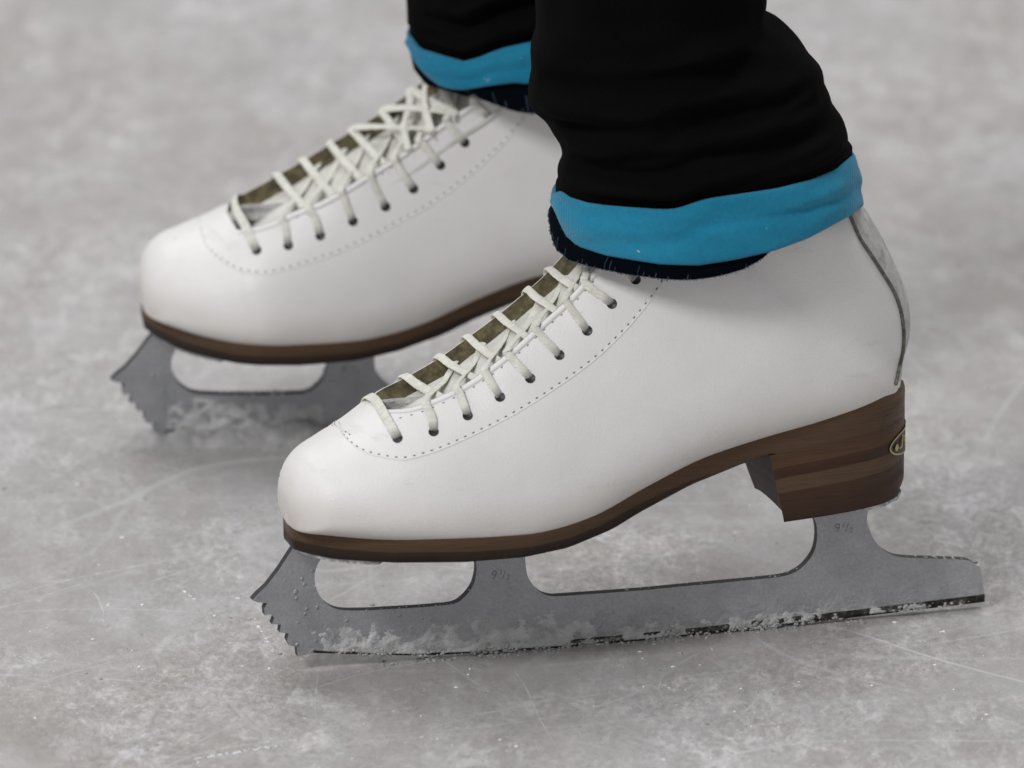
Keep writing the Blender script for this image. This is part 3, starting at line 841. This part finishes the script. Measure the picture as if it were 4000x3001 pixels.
    for side in (-1, 1):
        for i in range(nE):
            p, n = eyes[side][i]
            if p.z > 180: continue
            if i == 0:
                if side == -NSD: continue
                q, qn = castn(*DT['bar'][0]); dv = (q - p).normalized(); pts = [p + dv * .7 - n * 1.6, p + dv * 1.6 + n * .5]; ns = [n, n]
                pts.append(q + qn * 1.1); ns.append(qn)
                q, qn = castn(*DT['bar'][1]); pts.append(q + qn * 1.2 ); ns.append(qn)
                for f in (.45, 1):
                    q0, n0 = eyes[-NSD][0]; r = BV.find_nearest(q * (1 - f) + q0 * f + Vector((-3 * (1 - f), 0, 12 * f * (1 - f)))); nn_ = out_n(r[0], r[1])
                    pts.append(r[0] + nn_ * (1.1 if f < 1 else -.2)); ns.append(nn_)
                strand(pts, ns, 2.0, 0); continue
            # outward leg: hole -> own edge -> across -> under the other edge
            if side == NSD:
                q, qn = castn(*DT['mid'][i])
                e = edge_pt(near_station((DT['mid'][i][0] - 14, DT['mid'][i][1] - 42), NSD), NSD)
                tgt = edge_pt(near_station(DT['lump'][min(i, 6)], -NSD), -NSD) if i < 7 else edge_pt(near_station(DT['top'], -NSD), -NSD)
                tgt = tgt + Vector((5, -1.0 * sgn, 1.5))
                dv = (q - p).normalized()
                pts = [p + dv * .7 - n * 1.6, p + dv * 1.6 + n * .6, q + qn * 1.0, e + UPV * 1.2 + Vector((0, sgn, 0)), mid(e, tgt, -2.2), tgt - UPV * 3.0, tgt - UPV * 5 + Vector((1, 4 * sgn, 0))]
                ns = [n, n, qn, (qn + UPV).normalized(), UPV, (UPV + Vector((0, -.6 * sgn, 0))).normalized(), UPV]
                strand(pts, ns, 1.55 + .2 * rl.random(), 0)
            else:
                if i - 1 >= len(DT['lump']): continue
                e = edge_pt(near_station(DT['lump'][i - 1], -NSD), -NSD)
                q, qn = BV.find_nearest((p * .45 + e * .55))[:2]; qn = out_n(q, qn)
                tgt = edge_pt(near_station(DT['dive'][i - 1], NSD), NSD)
                dv = (q - p).normalized()
                pts = [p + dv * .7 - n * 1.6, p + dv * 1.6 + n * .6, q + qn * 1.0, e + UPV * 1.4, e * .72 + tgt * .28 - UPV * .3, mid(e, tgt, -.9), tgt - UPV * 2.2 + Vector((0, 1.5 * sgn, 0)), tgt - UPV * 5.5 + Vector((0, -.2 * sgn, 0))]
                ns = [n, n, qn, (qn + UPV).normalized(), (UPV + Vector((0, -.5 * sgn, 0))).normalized(), UPV, UPV, UPV]
                strand(pts, ns, 1.65 + .2 * rl.random(), 0)
    if sgn < 0:      # looser, doubled crossings high on this boot
        for (f0, n0_, hgt) in ((3, 5, 2.5), (4, 6, 3.2), (5, 6, 2.2), (5, 4, 3.0), (6, 5, 3.6)):
            e = edge_pt(near_station(DT['lump'][f0], -NSD), -NSD); tg_ = edge_pt(near_station(DT['dive'][n0_], NSD), NSD)
            m1 = e * .66 + tg_ * .34 + UPV * hgt + Vector((rl.uniform(-2, 2), 0, 0)); m2 = e * .33 + tg_ * .67 + UPV * (hgt * .8) + Vector((rl.uniform(-2, 2), 0, 0))
            strand([e - UPV * 2, e + UPV * 1.2, m1, m2, tg_ + UPV * .8, tg_ - UPV * 3], [UPV] * 6, 1.9)
    me_attr = dark_end
    lo = obj('lace', S(lace.v), lace.f, LACE, root, attr={'dark_end': dark_end}); recalc(lo)
    # loose cotton fibres on the laces
    mb = MB(); lv = lace.v
    for _ in range(260):
        p = Vector(rl.choice(lv)); a = Vector((rl.gauss(0, 1), rl.gauss(0, 1), rl.gauss(0, 1))).normalized()
        b_ = Vector((rl.gauss(0, 1), rl.gauss(0, 1), rl.gauss(0, 1))).normalized()
        mb.tube([p, p + a * .7, p + a * 1.1 + b_ * .5], .05, 3, caps=False)
    mk('lace_fibre', mb, SEAM, lo)
    return root

skate1 = build_skate('ice_skate', 'near white leather figure skate with brown stacked heel, laced, whole blade in view', 1, FG, 1.0)
skate2 = build_skate('ice_skate', 'farther white figure skate, out of focus, its heel hidden behind the near skate', -1, BG, 1.5)

# diagnostics: silhouette of the boot
if False:
    pass

# ------------------------------------------------------------------ trousers
person = empty('person', 'person wearing black trousers with turned up blue cuffs above the white skates', 'person')
person.location = (0, 0, 0)
def fr_loc(frame, u, v, y): return frame.un(u, v, y)

def ring_flat(fr, left, right, b, n=48, cyoff=0, wob=0, seed=0):
    """horizontal-ish ellipse through two silhouette pixels"""
    A = fr.un(left[0], left[1], cyoff); B = fr.un(right[0], right[1], cyoff)
    c = (A + B) / 2; ax = (B - A) / 2; r = []
    for k in range(n):
        th = 2 * pi * k / n
        w = 1 + wob * noise.noise(Vector((cos(th) * 1.6 + seed, sin(th) * 1.6, seed * 1.7)))
        p = c - ax * cos(th) * (1 if abs(cos(th)) > .93 else (1 + (w - 1) * .4)); p = p + Vector((0, -b * (1 if sin(th) > 0 else -1) * abs(sin(th)) ** .76 * w, 0)); r.append(p)
    return r
def ring_curve(fr, px, b, n=96, grow=0, dz=0, cy=0):
    """near half follows a pixel curve, far half mirrors it"""
    x0, x1 = px[0][0], px[-1][0]; half = []
    for k in range(n // 2 + 1):
        th = pi * k / (n // 2); s_ = -cos(th); u = x0 + (x1 - x0) * (s_ + 1) / 2
        v = interp(u, px); p = fr.un(u, v, cy - b * sin(th) ** .76); p.z += dz
        half.append(p)
    c = (half[0] + half[-1]) / 2
    out = [h.copy() for h in half]
    for k in range(1, n // 2):
        h = half[n // 2 - k]; base = half[0].lerp(half[-1], (1 + cos(pi * k / (n // 2))) / 2)
        out.append(Vector((h.x, 2 * cy - h.y, h.z * .25 + base.z * .75 - 5 * sin(pi * k / (n // 2)) ** .6)))
    if grow:
        for p in out:
            d = Vector((p.x - c.x, p.y - c.y, 0)); p += d.normalized() * grow
    return out

def smooth_px(pts, n=60): return [tuple(p) for p in smooth_rows(pts, n)]
BK_FG_L = [(2088, -10), (2092, 110), (2071, 185), (2076, 270), (2064, 365), (2079, 470), (2131, 535), (2160, 600), (2190, 650), (2194, 680), (2178, 712), (2184, 745)]
BK_FG_R = [(2996, -10), (2992, 75), (3062, 115), (3128, 181), (3172, 250), (3212, 310), (3222, 390), (3241, 470), (3256, 545), (3290, 572), (3308, 605), (3312, 640)]
BLUE_TOP = [(2160, 752), (2183, 745), (2223, 772), (2290, 792), (2359, 802), (2470, 811), (2585, 819), (2648, 814), (2700, 795), (2766, 776), (2900, 757), (3037, 737), (3173, 703), (3272, 662), (3340, 604)]
BLUE_BOT = [(2164, 800), (2172, 838), (2190, 888), (2210, 925), (2253, 963), (2362, 999), (2480, 1019), (2579, 1034), (2723, 1039), (2868, 1017), (3027, 981), (3157, 934), (3266, 876), (3330, 840), (3374, 805)]
HEM = [(2143, 850), (2150, 925), (2174, 977), (2217, 1014), (2304, 1042), (2434, 1070), (2579, 1090), (2687, 1096), (2796, 1083), (2904, 1053), (2976, 1012), (3035, 960), (3157, 905), (3266, 850), (3350, 800)]
def trouser_leg(fr, BL, BR, top, bot, hem, bdepth, seed):
    n = 96
    # black leg
    rows = []
    k1 = smooth_rows([l + r for l, r in zip(BL, BR)], 46)
    tc = ring_curve(fr, top, bdepth - 2.5, n, -1.5, -9)
    rows.append(ring_curve(fr, top, bdepth - 3, n, -3.0, -16))
    rows.append(tc)
    r = ring_curve(fr, top, bdepth - 2, n, -1.2, -2); rows.append(r)
    r = ring_curve(fr, top, bdepth - 1.5, n, -1.0, 3); rows.append(r)
    last = rows[-1]
    # transition rows from the cuff curve to level rings
    body = []
    for j, row in enumerate(reversed(k1)):
        rg = ring_flat(fr, (row[0], row[1]), (row[2], row[3]), bdepth * (1.0 + .05 * sin(j * .5)), n, 0, .10, seed + j * .11)
        body.append(rg)
    for j, rg in enumerate(body):
        t = max(0, 1 - j / 9.0); t = t * t * (3 - 2 * t)
        off = [Vector((0, 0, (last[k].z - body[0][k].z) * t + 2.2 * j * 0 )) for k in range(n)]
        rr = []
        for k in range(n):
            p = rg[k] + off[k]
            p.z = max(p.z, last[k].z + 1.2 * (j + 1))
            fold = 1.1 * noise.noise(Vector((p.x * .018 + seed, p.y * .02, p.z * .055))) + .4 * noise.noise(Vector((p.x * .03 + seed, p.y * .03, p.z * .16)))
            th = 2 * pi * k / n
            p += Vector((-cos(th) * .35, -sin(th), 0)) * fold
            rr.append(p)
        rows.append(rr)
    # above the frame
    topc = sum((p for p in rows[-1]), Vector()) / n
    for s_ in range(1, 12):
        k = 1 + .015 * s_
        rows.append([topc + (p - topc) * k * (1 + .02 * sin(s_ * 1.7 + i_ * .13)) + Vector((-2.0 * s_, 0, 34 * s_)) for i_, p in enumerate(rows[10 + len(body) - 7])]) if False else rows.append([Vector((p.x, p.y, p.z)) + Vector((-1.5 * s_, .5 * s_, 30 * s_)) + (p - topc) * (.02 * s_ + .02 * sin(s_ * 2.1)) for p in rows[len(body) + 3]])
    mb = MB(); mb.grid(rows, True)
    W = [fr.m @ Vector(v) for v in mb.v]
    leg = obj('trouser_leg', W, mb.f, BLACK, person); recalc(leg)
    # blue cuff
    T = ring_curve(fr, top, bdepth, n, 0); B_ = ring_curve(fr, bot, bdepth + 1, n, 0)
    rows = []
    ins = ring_curve(fr, top, bdepth, n, -2.6, -7); rows.append(ins)
    rows.append(ring_curve(fr, top, bdepth, n, -2.0, -2)); rows.append(ring_curve(fr, top, bdepth, n, -1.0, -.2)); rows.append(ring_curve(fr, top, bdepth, n, -.2, -.3))
    for j in range(1, 20):
        f = j / 20; rr = []
        for k in range(n):
            p = T[k].lerp(B_[k], f); th = 2 * pi * k / n
            w = .9 * sin(pi * f) + 1.9 * noise.noise(Vector((cos(th) * 2.2 + seed, sin(th) * 2.2, f * 2.2))) * sin(pi * f) + .7 * noise.noise(Vector((cos(th) * 6 + seed, sin(th) * 6, f * 5)))*sin(pi*f)
            # soft horizontal crease
            w -= 1.4 * math.exp(-((f - .55 - .12 * sin(th * 2 + seed)) / .07) ** 2) * max(0, -cos(th + .3)) * max(0, sin(th)) ** .7 
            p = p + Vector((-cos(th), -sin(th), 0)) * w; rr.append(p)
        rows.append(rr)
    rows.append([p + Vector((-cos(2 * pi * k / n), -sin(2 * pi * k / n), 0)) * -.3 for k, p in enumerate(B_)])
    rows.append(ring_curve(fr, bot, bdepth, n, -1.6, .3)); rows.append(ring_curve(fr, bot, bdepth, n, -2.4, 3)); rows.append(ring_curve(fr, bot, bdepth, n, -3, 14))
    mb = MB(); mb.grid(rows, True)
    cuff = obj('cuff', [fr.m @ Vector(v) for v in mb.v], mb.f, BLUE, leg); recalc(cuff)
    mb = MB(); rq = random.Random(int(seed * 10))
    for _ in range(500):
        j = rq.choice([4, 4, 5, 22, 23, 23, 24] + list(range(5, 24))); k = rq.randrange(n); p = rows[min(j, len(rows) - 1)][k]; th = 2 * pi * k / n
        o_ = Vector((-cos(th), -sin(th), 0)); t_ = Vector((rq.gauss(0, 1), rq.gauss(0, 1), rq.gauss(0, 1))) * .35
        mb.tube([p, p + (o_ + t_) * .3, p + (o_ + t_ * 2.2) * .5], .03, 3, caps=False)
    nf = len(mb.f)
    for _ in range(12):
        j = rq.randrange(6, 22); k = rq.randrange(n); p = rows[j][k]; th = 2 * pi * k / n
        mb.blob(p + Vector((-cos(th), -sin(th), 0)) * .15, rq.uniform(.10, .2), (1, 1, 1), .5)
    q = rows[19][int(n * .185)]; 
    for _ in range(5): mb.blob(q + Vector((rq.gauss(0, .6), -.3, rq.gauss(0, .3))), rq.uniform(.15, .32), (1.2, .6, .6), .5)
    obj('cuff_fuzz', [fr.m @ Vector(v) for v in mb.v], mb.f, [BLUE, SPECK], cuff, mi=[0] * nf + [1] * (len(mb.f) - nf))
    # navy overlocked hem below it
    H = ring_curve(fr, hem, bdepth - .5, n, 0)
    U = ring_curve(fr, bot, bdepth - 1.5, n, -2.2, 3)
    rows = []
    for j in range(9):
        f = j / 8
        rows.append([U[k].lerp(H[k], f) + Vector((-cos(2 * pi * k / n), -sin(2 * pi * k / n), 0)) * (1.3 * sin(pi * f) + .5 * noise.noise(Vector((k * .7, f * 3, seed)))) for k in range(n)])
    rows.append([p + Vector((cos(2 * pi * k / n), sin(2 * pi * k / n), 0)) * 1.6 + Vector((0, 0, .2)) for k, p in enumerate(H)])
    rows.append([p + Vector((cos(2 * pi * k / n), sin(2 * pi * k / n), 0)) * 2.4 + Vector((0, 0, 6)) for k, p in enumerate(H)])
    mb = MB(); mb.grid(rows, True)
    hm = obj('hem', [fr.m @ Vector(v) for v in mb.v], mb.f, NAVY, cuff); recalc(hm)
    # overlock threads
    mb = MB(); rd = random.Random(seed)
    vi = rows[1:9]
    NT = 150
    for q in range(NT):
        kf = q / NT * n; k = int(kf); f = kf - k; k2 = (k + 1) % n
        if rd.random() < .5: continue
        pts = []
        j0 = rd.choice([0, 3, 4, 5, 5, 6, 6]); 
        for j in range(j0, 8):
            a = vi[j][k].lerp(vi[j][k2], f); th = 2 * pi * kf / n
            pts.append(a + Vector((-cos(th), -sin(th), 0)) * .28)
        mb.tube(pts, rd.uniform(.06, .17), 5)
    for q in range(NT * 2):      # looped edge
        kf = q / (NT * 2) * n; k = int(kf); f = kf - k; k2 = (k + 1) % n; a = vi[7][k].lerp(vi[7][k2], f)
        mb.blob(a + Vector((rd.uniform(-.3, .3), rd.uniform(-.3, .3), rd.uniform(-.4, .2))), rd.uniform(.2, .42), (1, 1, 1), .4)
    nv = len(mb.v)
    th_o = obj('overlock_thread', [fr.m @ Vector(v) for v in mb.v], mb.f, THREAD, cuff)
    return leg
trouser_leg(Frame(0, 0, 12), BK_FG_L, BK_FG_R, BLUE_TOP, BLUE_BOT, HEM, 53, 1.3)
# far leg
BGT = Frame(0, -63.8, 267)
BK_BG_L = [(1640, -60), (1618, -10), (1600, 30), (1590, 60), (1586, 95), (1588, 125), (1592, 150)]
BK_BG_R = [(2560, -190), (2590, -150), (2620, -110), (2640, -80), (2660, -50), (2680, -20), (2690, 10)]
B2_TOP = [(1588, 128), (1636, 190), (1726, 217), (1807, 240), (1862, 226), (1952, 190), (2070, 163), (2300, 110), (2500, 50), (2700, -40)]
B2_BOT = [(1596, 190), (1618, 244), (1663, 298), (1717, 340), (1766, 352), (1816, 353), (1907, 337), (2006, 325), (2070, 330), (2300, 300), (2500, 240), (2700, 120)]
B2_HEM = [(1640, 200), (1700, 300), (1816, 352), (1860, 380), (1907, 400), (2006, 434), (2070, 445), (2300, 430), (2500, 360), (2690, 200)]
trouser_leg(BGT, BK_BG_L, BK_BG_R, B2_TOP, B2_BOT, B2_HEM, 50, 4.7)

# ------------------------------------------------------------------ ice
def m_ice():
    m, nt, b = mat('rink_ice', (.4, .4, .4), .45, 0, .5)
    v = coords(nt)
    vs = coords(nt, (1, .48, 1), (0, 0, .12))
    big = nz(nt, vs, 6, 5, .6, .3)
    reg = ramp(nt, nz(nt, coords(nt, (1, .5, 1), (0, 0, .5), loc=(.3, .1, 0)), 9, 4, .6, .8), [(.42, 0.0), (.58, 1.0)])   # frosted against smooth, wet ice
    med = nz(nt, coords(nt, (1, .5, 1), (0, 0, .3)), 30, 8, .66, .35); fine = nz(nt, coords(nt, (1, .55, 1)), 330, 8, .8)
    c = ramp(nt, big, [(.32, (.39, .368, .355)), (.5, (.435, .418, .411)), (.68, (.475, .467, .472))])
    c = mix(nt, .9, c, ramp(nt, med, [(.34, (.86, .845, .83)), (.5, (.97, .965, .96)), (.62, (1.10, 1.10, 1.12))]), 'MULTIPLY')
    mid2 = nz(nt, coords(nt, (1, .42, 1), (0, 0, -.2)), 95, 10, .8, .5)
    fr_ = math_(nt, 'ADD', math_(nt, 'MULTIPLY', reg, .7), .3)
    c = mix(nt, fr_, c, ramp(nt, mid2, [(.40, .88), (.5, .97), (.545, 1.08), (.60, 1.32)]), 'MULTIPLY')
    c = mix(nt, fr_, c, ramp(nt, fine, [(.38, .76), (.5, 1.0), (.62, 1.28)]), 'MULTIPLY')
    sn = ramp(nt, nz(nt, coords(nt, (1, .5, 1), (0, 0, -.35)), 48, 12, .82, .6), [(.55, 0.0), (.60, 1.0)])
    sn = math_(nt, 'MULTIPLY', math_(nt, 'MULTIPLY', sn, fr_), ramp(nt, nz(nt, coords(nt, (1, .55, 1)), 210, 7, .8), [(.42, .2), (.56, 1.0)]))
    c = mix(nt, math_(nt, 'MULTIPLY', sn, .75), c, (.66, .66, .67))
    gl = ramp(nt, nz(nt, v, 700, 2, .5), [(.70, 0.0), (.74, 1.0)])
    c = mix(nt, math_(nt, 'MULTIPLY', gl, .8), c, (.95, .95, .96))
    # skate scratches: thin lines in several directions
    tot = None
    for ang, sc_, w, amt in ((.35, 5, .009, .8), (-.9, 4, .008, .7), (2.3, 6, .007, .6), (.05, 7, .009, .7), (.62, 7, .05, .30), (-1.25, 8, .016, .5), (1.15, 9, .014, .45), (-.25, 9, .04, .28), (.2, 5, .03, .34), (-.55, 12, .016, .4)):
        vv = coords(nt, (1, 1, 1), (0, 0, ang), loc=(ang * 3, sc_, 0))
        dn = N(nt, 'ShaderNodeTexNoise'); dn.inputs['Scale'].default_value = 1.6; L(nt, vv, dn.inputs['Vector'])
        sp = N(nt, 'ShaderNodeSeparateXYZ'); L(nt, vv, sp.inputs[0])
        y = math_(nt, 'ADD', math_(nt, 'MULTIPLY', sp.outputs['Y'], sc_), math_(nt, 'MULTIPLY', dn.outputs['Fac'], 3.0))
        fr = math_(nt, 'ABSOLUTE', math_(nt, 'SUBTRACT', math_(nt, 'FRACT', y), .5))
        ln = math_(nt, 'SUBTRACT', 1.0, math_(nt, 'DIVIDE', fr, w), True)
        br = ramp(nt, nz(nt, coords(nt, (2.5, 2.5, 1), (0, 0, ang), loc=(sc_, 0, 0)), 3.5, 4, .7), [(.44, 0.0), (.60, 1.0)])
        ln = math_(nt, 'MULTIPLY', math_(nt, 'MULTIPLY', ln, br), amt)
        tot = ln if tot is None else math_(nt, 'MAXIMUM', tot, ln)
    c = mix(nt, tot, c, (.60, .60, .62))
    L(nt, c, b.inputs['Base Color'])
    rg = math_(nt, 'ADD', .20, math_(nt, 'MULTIPLY', reg, .25)); L(nt, math_(nt, 'ADD', rg, math_(nt, 'MULTIPLY', sn, .3)), b.inputs['Roughness'])
    h = math_(nt, 'ADD', math_(nt, 'MULTIPLY', med, 2.0), math_(nt, 'MULTIPLY', fine, .7))
    h = math_(nt, 'ADD', h, math_(nt, 'MULTIPLY', sn, 1.0)); h = math_(nt, 'SUBTRACT', h, math_(nt, 'MULTIPLY', tot, .8))
    bump(nt, b, h, .22, .002)
    return m
ICE = m_ice()
gx = 30000.0
ice = obj('ice', [(-gx, -gx, 0), (gx, -gx, 0), (gx, gx, 0), (-gx, gx, 0)], [(0, 1, 2, 3)], ICE, smooth=False); ice['kind'] = 'structure'

def G(u, v):
    d = ray(u, v); t = -CAM.z / d.z; return CAM + d * t
# loose ice crumbs and shavings
mb = MB(); rnd = random.Random(99)
for _ in range(1500):
    x = rnd.uniform(-330, 330); y = rnd.uniform(-420, 900)
    k = noise.noise(Vector((x * .012, y * .012, 3)))
    if k < rnd.uniform(-.4, .5): continue
    r = rnd.choice([.3, .35, .45, .6, .9]) * rnd.uniform(.6, 1.2)
    mb.blob((x, y, r * .15), r, (1.3, 1.3, .5), .45)
# ridge of shavings scraped up beside each blade
for fr, x0, x1, amt, sp_ in ((FG, -95, 110, 420, 2.2), (BG, -138, 120, 420, 6.0)):
    for _ in range(amt):
        x = rnd.uniform(x0, x1); y = rnd.gauss(-1.5, sp_)
        if fr is FG and (noise.noise(Vector((x * .06, 2, 2))) < rnd.uniform(-.3, .3)): continue
        if fr is FG: y -= 1.5
        p = fr.m @ Vector((x, y, 0)); r = rnd.uniform(.3, .9 if fr is FG else 1.3)
        mb.blob((p.x, p.y, r * .2), r, (1.3, 1.1, .8), .45)
rows = []      # low bank of scraped snow the far blade stands in
for i in range(300):
    x = -142 + 285 * i / 299; row = []
    for j in range(41):
        y = -17 + 34 * j / 40
        e = max(0, 1 - ((y + 1.5) / (11 + 4 * noise.noise(Vector((x * .06, 1, 1))))) ** 2) * min(1, (x + 142) / 16) * min(1, (143 - x) / 20)
        h = e * (7.4 + 3.2 * noise.fractal(Vector((x * .09, y * .16, 4)), .9, 2.1, 5) + .8 * noise.noise(Vector((x * .6, y * .7, 2)))) - .35
        p = BG.m @ Vector((x, y, 0)); row.append(Vector((p.x, p.y, h)))
    rows.append(row)
mb.grid(rows)
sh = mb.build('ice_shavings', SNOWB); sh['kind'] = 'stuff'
# longer pale skate cuts laid on the ice
SCR = [[(1975, 2575), (2050, 2680), (2110, 2810), (2180, 2930)], [(2880, 2810), (2930, 2760), (2985, 2708)], [(3260, 2865), (3300, 2820), (3345, 2785)], [(750, 2975), (800, 2965), (900, 2948), (985, 2935), (1060, 2920)],
       [(50, 2370), (180, 2325), (300, 2288), (330, 2290)], [(330, 2290), (375, 2325), (400, 2380), (415, 2420)], [(995, 2410), (1030, 2480), (1070, 2540), (1100, 2590)], [(0, 2340), (250, 2270), (600, 2200), (1000, 2130)],
       [(2560, 2720), (2590, 2640)], [(1250, 2600), (1235, 2700), (1230, 2850)], [(0, 1650), (150, 1600), (320, 1550), (420, 1500)], [(3900, 300), (3860, 200), (3780, 60)], [(3300, 1060), (3600, 1120), (3990, 1170)], [(0, 850), (250, 700), (420, 620)],
       [(100, 620), (300, 780), (560, 960), (700, 1050)], [(1500, 2840), (1800, 2800), (2100, 2750), (2500, 2690)]]
mb = MB()
for s_ in SCR:
    g = [G(*p) for p in s_]; g = spl(g, 40); w = rnd.uniform(.35, .6)
    rows = []
    for i, p in enumerate(g):
        t = (g[min(i + 1, 39)] - g[max(i - 1, 0)]).normalized(); n_ = Vector((-t.y, t.x, 0)); ww = w * sin(pi * (i + .7) / 41) * (1 + .6 * noise.noise(p * .2))
        rows.append([Vector((p.x, p.y, .02)) - n_ * ww, Vector((p.x, p.y, .07)), Vector((p.x, p.y, .02)) + n_ * ww])
    mb.grid(rows)
so = mb.build('skate_scratches', SNOW); so['kind'] = 'stuff'

mb = MB()  # glints of light added as small white blobs on the ice
for _ in range(260):
    p = G(rnd.uniform(-50, 4050), rnd.uniform(1700, 3020)) if rnd.random() < .8 else G(rnd.uniform(-50, 4050), rnd.uniform(0, 1700))
    mb.blob((p.x, p.y, .12), rnd.uniform(.16, .5), (rnd.uniform(.8, 2.4), rnd.uniform(.8, 2.0), .7), .5)
for x0, y0, x1, y1, k in ((1500, 2020, 1510, 2030, 1), (760, 2968, 1080, 2915, 26), (985, 2400, 1075, 2560, 12), (720, 2310, 760, 2345, 7), (3660, 2470, 3700, 2468, 5)):
    for _ in range(k):
        f = rnd.random(); p = G(x0 + (x1 - x0) * f, y0 + (y1 - y0) * f + rnd.uniform(-3, 3)); mb.blob((p.x, p.y, .12), rnd.uniform(.22, .5), (2.0, 1.0, .7), .5)
cr = mb.build('ice_glints', SPECK); cr['kind'] = 'stuff'

# ------------------------------------------------------------------ light: rink ceiling lamps
w = bpy.data.worlds.new('World'); sc.world = w; w.use_nodes = True
bg = w.node_tree.nodes['Background']; bg.inputs[0].default_value = (.65, .645, .65, 1); bg.inputs[1].default_value = .56
def area(loc, tgt, size, power, col=(1, 1, 1), sy=None):
    l = bpy.data.lights.new('ceiling_lamp', 'AREA'); l.energy = power; l.color = col; l.size = size
    if sy: l.shape = 'RECTANGLE'; l.size_y = sy
    o = bpy.data.objects.new('ceiling_lamp', l); COL.objects.link(o); o.location = loc
    o.rotation_euler = (Vector(tgt) - Vector(loc)).to_track_quat('-Z', 'Y').to_euler(); return o
area((-3.0, -3.5, 4.3), (0, 0, 0), 1.5, 190, (1, .985, .98))
area((1.0, 1.5, 5.5), (0, 0, 0), 2.5, 120, (.96, .97, 1))
area((-3.5, 3.5, 5.5), (0, 0, 0), 2.5, 100, (1, .99, .97))

sc.render.engine = 'CYCLES'
sc.cycles.use_denoising = True
sc.cycles.max_bounces = 6
sc.cycles.caustics_reflective = False; sc.cycles.caustics_refractive = False
sc.view_settings.view_transform = 'Standard'; sc.view_settings.look = 'None'; sc.view_settings.exposure = 0; sc.view_settings.gamma = 1
